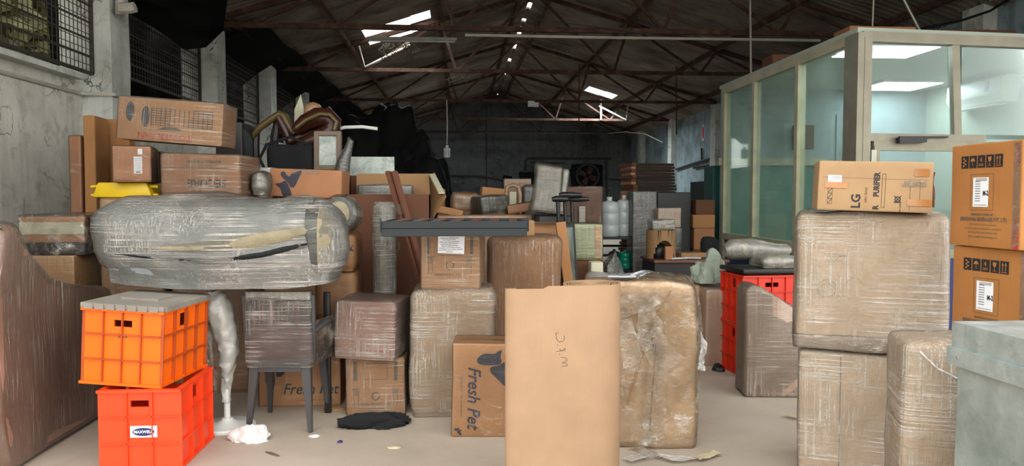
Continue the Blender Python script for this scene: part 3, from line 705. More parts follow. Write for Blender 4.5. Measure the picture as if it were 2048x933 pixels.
# ================================================================ FRONT LEFT
# huge wrapped sofa on its side at the left edge
t = thing('wrapped_sofa', 'huge mauve brown sofa under stretch film at the left edge', 'sofa', (0, 0, 0))
prof = [(3.92, 0), (3.86, .35), (3.88, .9), (3.93, 1.24), (3.98, 1.29), (4.08, 1.285), (4.14, 1.2), (4.22, 1.03), (4.34, .93), (4.52, .87), (4.85, .845), (5.12, .82), (5.17, .7), (5.17, 0)]
def noisy(bm, amp, fr=2, cuts=0):
    if cuts:
        bmesh.ops.triangulate(bm, faces=[f for f in bm.faces if len(f.verts) > 4]); bmesh.ops.subdivide_edges(bm, edges=[e for e in bm.edges if e.calc_length() > .12], cuts=cuts, use_grid_fill=True)
    for v in bm.verts:
        q = noise.noise_vector(v.co * fr) * amp; v.co += Vector((q.x, q.y, q.z if v.co.z > .05 else 0))
    return bm
obj('sofa_body', noisy(prism(prof, -3.35, -2.30, 'x', .05, 3), .02, 2, 2), 'w_mauve', t, True)
pr2 = [(y + (-.012 if i in (0, 1, 2, 3) else .008), z * 1.008) for i, (y, z) in enumerate(prof)]
sh = noisy(prism(prof, -3.35, -2.30, 'x', .05, 3), .02, 2, 2); sh.normal_update()
for v in sh.verts: v.co += v.normal * .012 * (1 if v.normal.dot(v.co - Vector((-2.8, 4.5, .5))) > 0 else -1); v.co.z = max(v.co.z, .0)
obj('stretch_wrap', sh, 'filmv', t, True)
# layered wrapped drawers behind it
k1 = pack('wrapped_cabinet', 'brown wrapped box low behind the mauve sofa, under the cream banded drawers', 'box', 42, 156, 512, 800, 5.45, .6, 'w_brown', z0=0)
t = thing('wrapped_chest', 'reddish drawer unit with a cream band under film beside the left wall', 'chest', k1.loc + Vector((0, 0, k1.h)), (0, 0, R(3)))
obj('drawer_case', soft(.40, .5, .09, .01, .002, 2), 'tarp', t, True)
b2 = soft(.43, .52, .18, .01, .003, 4, fn=lambda p: p + Vector((0, 0, .09))); obj('drawer_front', b2, 'cardred', t, True)
obj('cream_band', B(((0, -.262, .19), (.425, .012, .085))), 'creampanel', t); obj('stretch_wrap', soft(.45, .55, .29, .02, .006, 8), 'filmloose', t, True)
# crates -----------------------------------------------------------------
def crate_bm(w, d, h, cols, rows, hole=True, t=.012, rib=.012, base=True):
    """open crate body; ribs stand proud; hand holes in the short and long sides"""
    bm = bmesh.new(); hw, hh = w * .24, .035; hz = h - .075
    def panel(fx):      # front/back
        if hole:
            box(bm, (0, fx, (hz - hh / 2) / 2), (w, t, hz - hh / 2)); box(bm, (0, fx, (hz + hh / 2 + h) / 2), (w, t, h - hz - hh / 2))
            for s in (-1, 1): box(bm, (s * (w / 2 + hw / 2) / 2, fx, hz), (w / 2 - hw / 2, t, hh))
        else: box(bm, (0, fx, h / 2), (w, t, h))
    panel(-d / 2 + t / 2); panel(d / 2 - t / 2)
    for s in (-1, 1):
        x = s * (w / 2 - t / 2); hd = d * .2
        box(bm, (x, 0, (hz - hh) / 2), (t, d - 2 * t - .001, hz - hh)); box(bm, (x, 0, (hz + hh + h) / 2), (t, d - 2 * t - .001, h - hz - hh))
        for q in (-1, 1): box(bm, (x, q * (d / 2 + hd / 2 - t) / 2, hz), (t, d / 2 - hd / 2 - t - .001, hh * 2))
    if base: box(bm, (0, 0, t / 2 + .001), (w - 2 * t - .002, d - 2 * t - .002, t))
    return bm
def crate_ribs(w, d, h, cols, rows, rib=.014, side_out=.018):
    bm = bmesh.new()
    for s in (-1, 1):
        for c in range(1, cols): box(bm, (-w / 2 + w * c / cols, s * (d / 2 + rib / 2 - .001), h / 2), (.006, rib, h - .01))
        for r in range(1, rows): box(bm, (0, s * (d / 2 + rib / 2 - .001), h * r / rows), (w, rib, .006))
        for c in range(0, cols + 1): box(bm, (s * (w / 2 + side_out / 2 - .001), -d / 2 + .004 + (d - .008) * c / cols, h / 2), (side_out, .007, h))
        for r in range(1, rows): box(bm, (s * (w / 2 + side_out / 2 - .001), 0, h * r / rows), (side_out, d, .006))
    return bm
def rim_bm(w, d, z, o=.018, t=.014):
    bm = bmesh.new()
    for s in (-1, 1): box(bm, (0, s * (d / 2 + o / 2 - .002), z), (w + 2 * o, o, t)); box(bm, (s * (w / 2 + o / 2 - .002), 0, z), (o, d + .002, t))
    return bm
def crate(name, label, loc, rot, w, d, h, cols, rows, mat, lid=None, ribs=None):
    t = thing(name, label, 'crate', loc, rot, None)
    obj('crate_body', crate_bm(w, d, h, cols, rows), mat, t)
    obj('ribs', crate_ribs(w, d, h, cols, rows), ribs or mat, t)['kind'] = 'stuff'
    obj('rim', rim_bm(w, d, h - .007), mat, t); obj('base_rim', rim_bm(w, d, .007), mat, t)
    if lid:
        bm = bmesh.new(); box(bm, (0, 0, h + .014), (w + .04, d + .04, .028)); bevel(bm, .006)
        for i in range(7): box(bm, (-w / 2 + w * (i + .5) / 7, -d / 2 - .02, h + .012), (w / 7 - .012, .012, .03)); 
        for i in range(7): box(bm, (w / 2 + .02, -d / 2 + d * (i + .5) / 7, h + .012), (.012, d / 7 - .012, .03))
        box(bm, (0, 0, h + .033), (w * .5, d * .4, .012)); obj('lid', bm, lid, t)
    return t
cw, cdp, ch = .385, .50, .425
t = crate('plastic_crate', 'red-orange ribbed plastic crate on the floor, lower one of the front left pair', (-1.655, 4.21, 0), (0, 0, R(0)), cw, cdp, ch, 3, 3, 'redorange', ribs='redorange')
lb = bmesh.new(); box(lb, (.02, -cdp / 2 - .006, .205), (.135, .006, .06)); st = obj('sticker', lb, 'paper', t)
bb = bvh_of(B(((0, 0, .2), (cw, cdp + .018, .4))))
Dec().disc(.02, .205, .055, .021).put('blue_oval', 'bluetag', st, bb, off=.002)
Dec().text('MAXWELL', .02, .205, .021, bold=.0006, wid=.98).put('lettering', 'paper', st, bb, off=.0035)
t = crate('plastic_crate', 'bright orange ribbed crate with dusty grey lid, tilted on the lower crate', (-1.735, 4.255, ch + .012), (0, R(3.2), R(-7)), .405, .50, .40, 4, 3, 'orange', 'graylid', ribs='crateline')
bb = bvh_of(B(((0, 0, .2), (.405, .5, .4))))
Dec().text('213', .0, .26, .028, bold=.0012, wid=1.2).put('stencilled_number', 'inkgrey', t, bb, off=.0015)
# grey wrapped mattress bundle --------------------------------------------
a = P(143, 392, 4.35); b = P(672, 585, 4.35)
gw, gh, gd = b.x - a.x, 1.425 - .872, .72
def gfn(p):
    u = p.x / (gw / 2); z = p.z
    p = p.copy()
    p.z = z * (1 - .06 * u * u) + (.05 * u * u if u < 0 else .03 * u * u) * (1 - z / gh)
    if u < 0: p.x += .06 * (1 - z / gh) * abs(u)
    p.y *= 1 - .08 * u * u
    p.z -= .015 * math.exp(-((u - .55) * 5) ** 2)
    return p
t = thing('wrapped_mattress', 'big rolled grey mattress in stretch film lying across crate and chair', 'mattress', ((a.x + b.x) / 2, 4.35 + gd / 2, .878), (0, 0, R(1)))
gb = soft(gw, gd, gh, .21, .03, 11, 20, 2.2, gfn); gbv = bvh_of(gb)
mb = obj('mattress_roll', gb, 'greycloth', t, True)
def strip(bvh, pts, bulge, n=40, m=6, off=.004):
    """raised band: pts = (u, vlow, vhigh)"""
    bm = bmesh.new(); rows = []
    for i in range(n + 1):
        f = i / n * (len(pts) - 1); j = min(int(f), len(pts) - 2); f -= j
        u, v0, v1 = [pts[j][q] * (1 - f) + pts[j + 1][q] * f for q in range(3)]
        row = []
        for c in range(m + 1):
            v = v0 + (v1 - v0) * c / m; h = bvh.ray_cast(Vector((u, -5, v)), Vector((0, 1, 0)))[0]
            y = (h.y if h is not None else -.2) - off - bulge * math.sin(math.pi * c / m) ** .6
            row.append(bm.verts.new((u, y, v)))
        rows.append(row)
    for i in range(n):
        for c in range(m): bm.faces.new((rows[i][c], rows[i + 1][c], rows[i + 1][c + 1], rows[i][c + 1]))
    bmesh.ops.solidify(bm, geom=list(bm.faces), thickness=.003)
    return bm
def gm(px, py):   # picture point -> local on the bundle's front
    q = P(px, py, 4.37); return q.x - (a.x + b.x) / 2, q.z - .878
def gpt(px, y0, y1): x, v1 = gm(px, y0); _, v0 = gm(px, y1); return (x, v0, v1)
obj('beige_fold', strip(gbv, [gpt(290, 494, 498), gpt(340, 489, 504), gpt(400, 485, 505), gpt(450, 478, 504), gpt(520, 465, 493), gpt(580, 457, 480), gpt(632, 449, 462)], .012), 'cloth', t, True)
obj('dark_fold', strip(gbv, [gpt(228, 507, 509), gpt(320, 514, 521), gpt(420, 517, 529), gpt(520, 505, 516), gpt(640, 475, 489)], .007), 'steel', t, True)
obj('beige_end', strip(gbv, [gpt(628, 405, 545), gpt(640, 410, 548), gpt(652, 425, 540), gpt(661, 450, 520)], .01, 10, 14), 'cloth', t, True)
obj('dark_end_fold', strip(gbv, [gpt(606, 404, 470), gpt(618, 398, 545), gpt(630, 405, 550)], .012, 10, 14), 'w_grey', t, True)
obj('stretch_wrap', soft(gw + .02, gd + .02, gh + .012, .22, .034, 11, 24, 2.3, gfn), 'filmdense', t, True)
# drum cushion standing behind its right end
t = thing('wrapped_stool_seat', 'round cream padded disc with grey rim, wrapped, right of the grey mattress', 'stool seat', P(684, 430, 5.35), (R(84), 0, R(-22)))
obj('grey_rim', lathe(bmesh.new(), [(.115, -.05), (.13, -.03), (.133, .03), (.12, .05), (.108, .052)], 36), 'w_grey', t, True)
obj('cream_pad', lathe(bmesh.new(), [(.085, .04), (.09, .055), (.082, .064), (.04, .068)], 32), 'cloth', t, True)
obj('stretch_wrap', lathe(bmesh.new(), [(.11, -.06), (.138, -.05), (.142, .05), (.125, .07), (.02, .074)], 28), 'filmthin', t, True)
# pedestal fan ------------------------------------------------------------
fx, fy = P(455, 850, 4.68).x, 4.68
t = thing('pedestal_fan', 'white pedestal fan with its head wrapped in bubble film beside the orange crates', 'fan', (fx, fy, 0))
obj('base', lathe(bmesh.new(), [(.165, 0), (.168, .012), (.16, .022), (.06, .034), (.035, .05), (.03, .06)], 40), 'white', t, True)
obj('pole', lathe(bmesh.new(), [(.019, .05), (.019, .36)], 16), 'white', t, True)
bm = tube(bmesh.new(), [(-.005, 0, .16), (0, 0, .25), (.0, 0, .32), (.01, 0, .42), (.015, 0, .52), (-.01, 0, .62), (-.04, 0, .72), (-.07, -.01, .79), (-.08, -.01, .84)], [.024, .03, .034, .055, .062, .072, .085, .082, .05], 28)
bmesh.ops.subdivide_edges(bm, edges=[e for e in bm.edges if e.calc_length() > .04], cuts=5, use_grid_fill=True)
for v in bm.verts: v.co += noise.noise_vector(v.co * 22) * .014 + noise.noise_vector(v.co * 50) * .006
obj('bubble_wrap', bm, 'w_white', t, True)
obj('loose_film', ribbon([(-.10, -.04, .60), (-.085, -.04, .4), (-.06, -.03, .22)], .05, 4, up=Vector((0, 1, 0)), crump=.02), 'filmloose', t, True)
# white crumpled bag on the floor
p = P(506, 872, 4.42)
o = obj('plastic_bag', crumple(.24, .16, .075, 5, 4, .3, 2.2), 'white', None, False); o.location = (p.x - .02, 4.43, 0); o.rotation_euler = (0, 0, R(-14)); tag(o, 'crumpled white plastic bag on the floor under the dark chair', 'plastic bag')
# plastic chair ------------------------------------------------------------
cx0, cx1 = P(487, 600, 4.55).x, P(628, 600, 4.55).x; CW = cx1 - cx0; ccx = (cx0 + cx1) / 2
t = thing('plastic_chair', 'dark grey plastic armchair seen from behind, wrapped in film, under the mattress', 'chair', (ccx, 4.55, 0), (0, 0, R(-3)))
H = .865
def leg(x0, y0, x1, y1, zt, w0=.022, w1=.05):
    bm = bmesh.new(); r0 = [bm.verts.new((x0 + sx * w0 / 2, y0 + sy * w0 / 2, 0)) for sx, sy in ((-1, -1), (1, -1), (1, 1), (-1, 1))]
    r1 = [bm.verts.new((x1 + sx * w1 / 2, y1 + sy * w1 / 2, zt)) for sx, sy in ((-1, -1), (1, -1), (1, 1), (-1, 1))]
    for i in range(4): bm.faces.new((r0[i], r0[(i + 1) % 4], r1[(i + 1) % 4], r1[i]))
    bm.faces.new(r0[::-1]); bm.faces.new(r1); bmesh.ops.bevel(bm, geom=list(bm.edges), offset=.004, segments=2, affect='EDGES'); return bm
for s, px in ((-1, 496), (1, 622)):
    fxp = P(px, 855, 4.55).x - ccx
    obj('leg', leg(fxp, -.005, s * CW * .36, .03, .46, .026, .062), 'chair', t, True)
    obj('leg', leg(s * CW * .46, .42, s * CW * .40, .36, .44, .026, .055), 'chair', t, True)
    obj('armrest', tube(bmesh.new(), [(s * CW * .46, .03, .60), (s * CW * .56, .10, .64), (s * CW * .57, .26, .645), (s * CW * .55, .38, .62), (s * CW * .5, .40, .44)], [.016, .02, .022, .022, .018], 10), 'chair', t, True)
obj('seat', soft(CW * .9, .42, .045, .02, .003, 2, fn=lambda p: p + Vector((0, .21, .405))), 'chair', t, True)
obj('seat_apron', B(((0, .0, .405), (CW * .62, .012, .07))), 'chair', t)
bm = bmesh.new(); box(bm, (0, 0, H - .03), (CW * .96, .03, .045))
for s in (-1, 1): bar(bm, (s * CW * .44, .03, .42), (s * CW * .46, 0, H - .03), .05, .026)
for i in range(5): bar(bm, ((i - 2) * CW * .16, .03, .44), ((i - 2) * CW * .17, 0, H - .05), .035, .012)
obj('backrest', bm, 'chair', t)
bm = bmesh.new(); bar(bm, (-CW * .46, -.012, H - .035), (CW * .46, -.012, H - .035), .012, .045); obj('glossy_top_label', bm, 'w_silver', t)
bm = soft(CW * .98, .07, .42, .03, .012, 3, 12, 5, fn=lambda p: p + Vector((0, .0, .40))); obj('stretch_wrap', bm, 'film', t, True)
bm = soft(CW * .93, .03, .40, .01, .004, 3, 6, 5, fn=lambda p: p + Vector((0, .02, .42))); obj('maroon_back_panel', bm, 'chairm', t, True)
for s in (-1, 1):
    rows = []
    for i in range(9):
        z = .40 + .27 * i / 8; rows.append([(s * (CW * .46 + .11 * j / 5 * (1 - .4 * abs(i - 5) / 5)) + .012 * noise.noise(Vector((i, j, s))), .02 + .07 * j + .02 * noise.noise(Vector((i * .8, j, 9 + s))), z + .02 * noise.noise(Vector((j, i * .5, 4)))) for j in range(6)])
    obj('loose_film', sheet(rows, .001), 'filmloose', t, True)
# dark leg / bar behind the chair
o = obj('metal_bar', bevel(B(((0, 0, .40), (.042, .03, .80))), .004), 'black', None, True); o.location = (P(655, 700, 4.95).x, 4.95, 0); tag(o, 'black upright plastic leg standing between the chair and the pink box', 'bar')
# Fresh Pet carton behind the chair
def freshpet_logo(d, ox, oy, s, ang=0):
    """leaf-like double swoosh"""
    q = Dec()
    def smooth(pts, n=2):
        for _ in range(n):
            o_ = []
            for i in range(len(pts)):
                a_, b_ = pts[i], pts[(i + 1) % len(pts)]
                o_ += [(a_[0] * .75 + b_[0] * .25, a_[1] * .75 + b_[1] * .25), (a_[0] * .25 + b_[0] * .75, a_[1] * .25 + b_[1] * .75)]
            pts = o_
        return pts
    q.poly(smooth([(-1.15, .5), (-.75, .36), (-.35, .5), (-.22, .1), (-.25, -.9), (-.62, -.95), (-.92, -.55), (-.86, .02), (-1.0, .2)]))
    q.poly(smooth([(-.55, 1.1), (-.2, 1.15), (-.12, .72), (.08, .62), (.4, 1.05), (.9, 1.12), (1.05, .75), (.65, .35), (.15, -.2), (-.16, -.18), (-.2, .25), (-.5, .7)]))
    q.tf(ang, s, s, ox, oy); d._add(q.v, q.f); return d
kb = pack('carton', 'orange brown carton with dark flower emblem and pet wording behind the chair legs', 'box', 517, 682, 706, 815, 5.12, .24, 'cardorange', 'filmthin', r=.008, amp=.003, z0=0, rz=-1)
d = Dec(); freshpet_logo(d, -.14, .22, .10); d.put('printed_emblem', 'inkblue', kb.t, kb.bvh)
d = Dec().text('Fresh Pet', .07, .115, .105, shear=.28, bold=.001, wid=.92); d.put('printed_wording', 'inkblue', kb.t, kb.bvh)
Dec().text('packaging industries private limited', .1, .045, .018).put('small_print', 'inkgrey', kb.t, kb.bvh)
o = obj('plastic_scrap', crumple(.07, .05, .012, 7, 2), 'white'); o.location = (P(625, 866, 4.4).x, 4.45, 0); tag(o, 'tiny scrap of white plastic at the foot of the chair', 'scrap')
o = obj('paper_scrap', crumple(.18, .07, .02, 9, 3), 'cardin'); o.location = (P(668, 822, 4.98).x, 5.0, 0); tag(o, 'torn brown paper on the floor left of the stacked cartons', 'scrap')
for i, (px, py, mt, lb) in enumerate(((680, 886, 'bluetag', 'tiny blue and white wrapper on the open floor'), (788, 897, 'cloth', 'small torn cream scrap on the open floor'), (545, 910, 'inkgrey', 'small dark twig near the lower crate'), (1437, 742, 'black', 'little black plastic lump in the aisle behind the torn bale'))):
    p = P(px, py, 4.2); Y = 4.2 * 1.42 / (1.42 - p.z) if p.z < 1.4 else 4; p = P(px, py, Y)
    o = obj('scrap', crumple((.035, .09, .12, .12)[i], (.03, .05, .02, .1)[i], (.012, .01, .01, .05)[i], i + 3, 2), mt); o.location = (p.x, Y, 0); o.rotation_euler = (0, 0, R(20 - 30 * i)); tag(o, lb, 'scrap')
# black cloth on the floor
o = obj('black_cloth', crumple(.44, .20, .06, 12, 5, .5, 1.8), 'blackmat', None, True); o.location = (P(748, 850, 4.6).x, 4.66, 0); o.rotation_euler = (0, 0, R(5)); tag(o, 'crumpled black cloth on the floor before the lower carton', 'cloth')
# pink box on bottle-print carton -------------------------------------------
kb = pack('carton', 'brown carton with bottle-preform prints under film, below the pink box', 'box', 692, 810, 718, 832, 4.87, .36, 'cardorange', 'film', r=.014, amp=.004, z0=0, wamp=.008)
def preform(d, x, y, s, top=True):
    d.rect(x, y + s * .9, s * .75, s * .12)
    for q in range(4): d.rect(x, y + s * (.72 - q * .11), s * .62, s * .05)
    d.line([(x - s * .35, y + s * .25), (x + s * .35, y + s * .25)], s * .06)
    d.line([(x - s * .25, y + s * .25), (x - s * .2, y - s * 1.0)], s * .05); d.line([(x + s * .25, y + s * .25), (x + s * .2, y - s * 1.0)], s * .05); return d
def recycle(d, x, y, s):
    for a0 in (90, 210, 330):
        p = [(x + s * math.cos(R(a0 + q)), y + s * math.sin(R(a0 + q))) for q in (-55, 0, 50)]
        d.line(p, s * .28); e = p[-1]
        d.poly([(e[0] + s * .35 * math.cos(R(a0 + 50 + z)), e[1] + s * .35 * math.sin(R(a0 + 50 + z))) for z in (140, 20, 260)])
    return d
d = Dec(); preform(d, -.125, .12, .06); preform(d, .125, .12, .06); recycle(d, 0, .125, .026)
d.rect(-.13, .29, .022, .13); d.rect(.13, .29, .022, .13); d.line([(-.075, .235), (.075, .235), (.075, .34), (-.075, .34), (-.075, .235)], .003)
d.text('FRESH PET PVT. LTD.', 0, .07, .021, bold=.0005); d.text('PET PREFORM DIVISION', 0, .045, .009); d.put('printed_marks', 'inkgrey', kb.t, kb.bvh)
kp = pack('carton', 'pinkish carton tightly wrapped in shiny film, on top of the bottle-print carton', 'box', 676, 800, 606, 714, 4.78, .42, 'cardpink', 'filmdense', r=.016, amp=.005, z0=kb.top + .012, rz=-9, ry=1.5, wamp=.01)
Dec().text('MAHUDHA', .03, .06, .036, rot=180, bold=.001).ring(.155, .06, .012, .005).line([(-kp.w / 2 + .006, .01), (-kp.w / 2 + .006, kp.h - .01), (kp.w / 2 - .006, kp.h - .01), (kp.w / 2 - .006, .01), (-kp.w / 2 + .006, .01)], .006).put('printed_name', 'inkred', kp.t, kp.bvh)
# boxes behind (between mattress and tall roll)
kb = pack('carton', 'plain carton at the foot of the small stack behind the black leg', 'box', 628, 700, 640, 780, 5.32, .4, 'cardred', 'filmthin', z0=0)
k0 = kb; kb = pack('carton', 'bulging brown carton just below the one marked et, right of the mattress', 'box', 628, 712, 545, 632, 5.32, .4, 'cardorange', 'filmthin', r=.05, amp=.012, z0=k0.top)
k2 = pack('carton', 'rounded carton with the printed letters et, right of the grey mattress', 'box', 628, 710, 468, 545, 5.32, .4, 'cardorange', 'filmthin', r=.05, amp=.01, z0=kb.top)
Dec().text('et', .095, .17, .075, shear=.25, bold=.002).put('printed_wording', 'inkblue', k2.t, k2.bvh)
# tall wrapped roll
t = thing('wrapped_roll', 'tall slim upright roll in olive film before the open carton', 'roll', (P(768, 500, 5.5).x, 5.5, 0))
bm = tube(bmesh.new(), [(0, 0, 0), (0, 0, .3), (.004, 0, .7), (0, 0, 1.0), (.003, 0, 1.33), (.003, 0, 1.375)], [.078, .08, .082, .08, .08, .066], 24); obj('roll_core', bm, 'w_olive', t, True)
obj('stretch_wrap', tube(bmesh.new(), [(0, 0, .0), (0, 0, .5), (.004, 0, .9), (0, 0, 1.34), (0, 0, 1.385)], [.084, .086, .088, .086, .07], 24), 'filmdense', t, True)
# ================================================================ FRONT CENTRE
kb = pack('wrapped_bale', 'tall beige bale in dense film beneath the carton with the paper notice', 'bale', 820, 990, 582, 838, 4.78, .5, 'cardlight', 'filmdense', r=.055, amp=.012, z0=0, n=12, wamp=.018)
kc = pack('carton', 'carton with recycling print and white paper notice, on the beige bale', 'box', 846, 966, 466, 585, 4.82, .40, 'cardorange', 'film', r=.014, amp=.004, z0=kb.top, z1=1.175, rz=-6, wamp=.01)
w2 = kc.w / 2
d = Dec(); preform(d, -.125, .16, .055); preform(d, .125, .16, .055); recycle(d, 0, .155, .026)
d.rect(-.14, .285, .02, .11); d.rect(.14, .285, .02, .11); d.line([(-.075, .22), (.075, .22), (.075, .30), (-.075, .30), (-.075, .22)], .003)
d.text('FRESH PET PVT. LTD.', -.01, .095, .019, bold=.0005); d.put('printed_marks', 'inkgrey', kc.t, kc.bvh)
nb = bmesh.new(); box(nb, (.01, -kc.d / 2 - .013, kc.h - .06), (.17, .0012, .115)); 
for v in nb.verts: v.co = Matrix.Rotation(R(2), 3, 'Y') @ v.co + Vector((-.01, 0, 0))
npp = obj('paper_notice', nb, 'paper', kc.t)
bb = bvh_of(B(((0, 0, kc.h / 2), (2, kc.d + .0275, kc.h * 2))))
d = Dec()
for i, s in enumerate(('ON ROAD', 'QUALITY CHECK UNIT PLEASE HANDLE', 'WITH CARE DO NOT STACK IT', 'FRAGILE ITEM THIS SIDE', 'DO NOT KEEP WET SPOT', 'STATUTORY NOT LEFT INDIA', 'Name and slot, road', 'GALVAN BAGS, TOP PANEL')):
    d.text(s, .0, kc.h - .105 + i * .0125, .0095, rot=182, bold=.0002)
d.line([(-.075, kc.h - .112), (.075, kc.h - .116)], .0012); d.put('notice_text', 'inkgrey', npp, bb, off=.0012)
# grey steel rack frame lying on top
a = P(762, 440, 4.6); b = P(1054, 470, 4.6); fwid = b.x - a.x; fh = a.z - b.z
t = thing('steel_bed_frame', 'dark grey steel slatted frame lying flat on the carton with the notice', 'frame', ((a.x + b.x) / 2, 4.6, 1.178), (0, 0, R(-1)))
bm = B(((0, .015, fh * .26), (fwid, .03, fh * .5)), ((0, .02, fh * .76), (fwid, .03, fh * .46))); obj('front_beam', bevel(bm, .002, 1), 'steel', t)
obj('rear_beam', bevel(B(((.05, .66, fh * .5), (fwid + .02, .03, fh))), .002, 1), 'steel', t)
for s in (-1, 1): obj('side_beam', B(((s * (fwid / 2 - .016), .34, fh * .55), (.03, .62, fh * .8))), 'steel', t)
for i in range(7):
    bm = bmesh.new(); x = -fwid / 2 + fwid * (i + .7) / 7.4; bar(bm, (x, .035, fh * .93), (x + .03, .645, fh * .93), .055, .012); obj('slat', bm, 'plank', t)
obj('end_hook', B(((-fwid / 2 - .004, .0, fh * .75), (.008, .02, fh * .9))), 'steel', t)
# rotated Fresh Pet carton
kf = pack('carton', 'carton standing on end with sideways flower emblem wording, left of the corrugated roll', 'box', 905, 1020, 690, 872, 4.38, .28, 'cardorange', 'filmthin', r=.008, amp=.003, z0=0, rz=-3, ry=1.2)
d = Dec(); freshpet_logo(d, .07, .405, .105, -90); d.put('printed_emblem', 'inkblue', kf.t, kf.bvh)
Dec().text('Fresh Pet', -.045, .235, .105, rot=-90, shear=.28, bold=.0018, wid=.92).put('printed_wording', 'inkblue', kf.t, kf.bvh)
Dec().text('packaging industries   private limited', -.115, .24, .016, rot=-90).put('small_print', 'inkgrey', kf.t, kf.bvh)
dd = Dec(); freshpet_logo(dd, -.135, .03, .022, -90); dd.put('small_emblem', 'inkblue', kf.t, kf.bvh)
obj('tape_strip', B(((0, 0, kf.h + .001), (kf.w * .9, .05, .003))), 'tape', kf.t)
# corrugated roll ------------------------------------------------------------
def roll():
    zt = P(1180, 575, 3.3).z; R0 = .139; cxr = P(1182, 570, 3.45).x; cyr = 3.45
    xl = P(1011, 600, 3.3).x
    bm = bmesh.new(); path = []
    # loose end: curls back at the left, runs along the front, joins the outer turn
    r1 = .035
    for i in range(9):
        an = R(60 + 120 * i / 8 + 0); path.append((xl + r1 + r1 * math.cos(an), 3.345 + r1 * math.sin(an)))
    yfr = cyr - R0
    for i in range(1, 13):
        an = R(180 + 80 * i / 12); path.append((xl + .06 + .06 * math.cos(an), yfr + .035 + .035 * math.sin(an)))
    for i in range(1, 16): path.append((xl + .06 + (cxr - xl - .06) * i / 16, yfr - .004 * math.sin(i / 16 * 3.14)))
    turns = 9; n = 48
    for i in range(n * turns):
        an = R(-90) + 2 * math.pi * i / n; r = R0 - .0115 * i / n; path.append((cxr + r * math.cos(an), cyr + r * math.sin(an)))
    # resample
    pts = [path[0]]
    for q in path[1:]:
        if math.hypot(q[0] - pts[-1][0], q[1] - pts[-1][1]) > .004: pts.append(q)
    th = .0045; rings = []
    for i, p in enumerate(pts):
        a_, b_ = pts[max(0, i - 1)], pts[min(len(pts) - 1, i + 1)]; dx, dy = b_[0] - a_[0], b_[1] - a_[1]; L = math.hypot(dx, dy) or 1; nx, ny = -dy / L * th, dx / L * th
        zz = zt + .012 * noise.noise(Vector((i * .015, 0, 0))) - (.012 if i < 25 else 0)
        rings.append([bm.verts.new((p[0], p[1], 0)), bm.verts.new((p[0] + nx, p[1] + ny, 0)), bm.verts.new((p[0] + nx, p[1] + ny, zz)), bm.verts.new((p[0], p[1], zz))])
    for A, B_ in zip(rings, rings[1:]):
        for j in range(4): bm.faces.new((A[j], A[(j + 1) % 4], B_[(j + 1) % 4], B_[j]))
    bm.faces.new(rings[0]); bm.faces.new(rings[-1][::-1])
    bv = bvh_of(bm)
    t = thing('corrugated_cardboard_roll', 'tall upright roll of tan corrugated cardboard in the front centre', 'cardboard roll', (0, 0, 0))
    obj('rolled_sheet', bm, 'cardroll', t, True)
    d = Dec(); c = P(1122, 700, 3.3)
    # handwritten J. P. M, turned a quarter
    def W(px, py): q = P(px, py, 3.3); return (q.x, q.z)
    d.line([W(1113, 667), W(1113, 678), W(1118, 685), W(1126, 684), W(1130, 678), W(1128, 672)], .0026); d.line([W(1110, 668), W(1117, 666)], .0022)
    d.line([W(1115, 690), W(1116, 692)], .003)
    d.line([W(1113, 704), W(1124, 703), W(1131, 697), W(1131, 702), W(1124, 703), W(1119, 699)], .0024); d.line([W(1119, 709), W(1120, 711)], .003)
    d.line([W(1122, 716), W(1132, 717), W(1135, 722), W(1128, 726), W(1124, 727), W(1133, 728), W(1136, 733), W(1124, 734)], .0026)
    d.put('handwriting', 'inkgrey', t, bv, off=.001)
roll()
# big torn wrapped bale right of the roll
def tfn(p):
    p = p.copy(); u = p.z
    p.x += .02 * math.sin(u * 4); p.y += .03 * math.sin(u * 3 + p.x * 3)
    if p.x > .15: p.z += -.02 * (p.x - .15) / .2
    return p
kt = pack('wrapped_bale', 'large tan cardboard bale in torn crumpled film right of the corrugated roll', 'bale', 1190, 1402, 566, 915, 4.12, .5, 'card', 'filmloose', r=.035, amp=.014, z0=0, n=14, fn=tfn, rz=-12, wamp=.05, puff=.012)
kt.body.data.materials[0] = M['cardlight']
for i, (x0, x1, z0_, z1_) in enumerate(((.02, .17, .62, .90), (-.06, .06, .25, .68), (.06, .09, .1, .6))):
    bm = bmesh.new(); bar(bm, (x0, -kt.d / 2 - .012, z0_), (x1, -kt.d / 2 - .012, z1_), .006, .004); obj('cardboard_fold', bm, 'cardin', kt.t)
for i, pts in enumerate(([(.02, .88), (.06, .7), (.10, .5), (.09, .25), (.05, .02)], [(-.10, .75), (-.05, .6), (-.03, .45)], [(.27, .92), (.30, .7), (.28, .5), (.27, .25)], [(.0, .62), (.08, .66), (.2, .5)], [(-.24, .66), (-.1, .82), (.1, .9)])):
    q = [(x, (-kt.d / 2 - .03) + .03 * abs(x) * 0 + (.08 if x > .25 else 0), z * kt.h / .97) for x, z in pts]
    obj('film_strand', ribbon(q, .11, i + 3, up=Vector((0, 1, 0)), crump=.012, sub=5), 'filmloose', kt.t, True)
o = Dec().rect(-.10, .0, .16, .12, 6, 4); o.tf(0, 1, 1, 0, -.12); o.put('paper_slip', 'paper', kt.t, kt.bvh, 'top', off=.02)
bm = ribbon([(.31, -.2, .66), (.345, -.22, .6), (.33, -.2, .5), (.345, -.2, .44)], .06, 9, up=Vector((0, 1, 0)), crump=.02, sub=4); obj('film_tatter', bm, 'filmedge', kt.t, True)
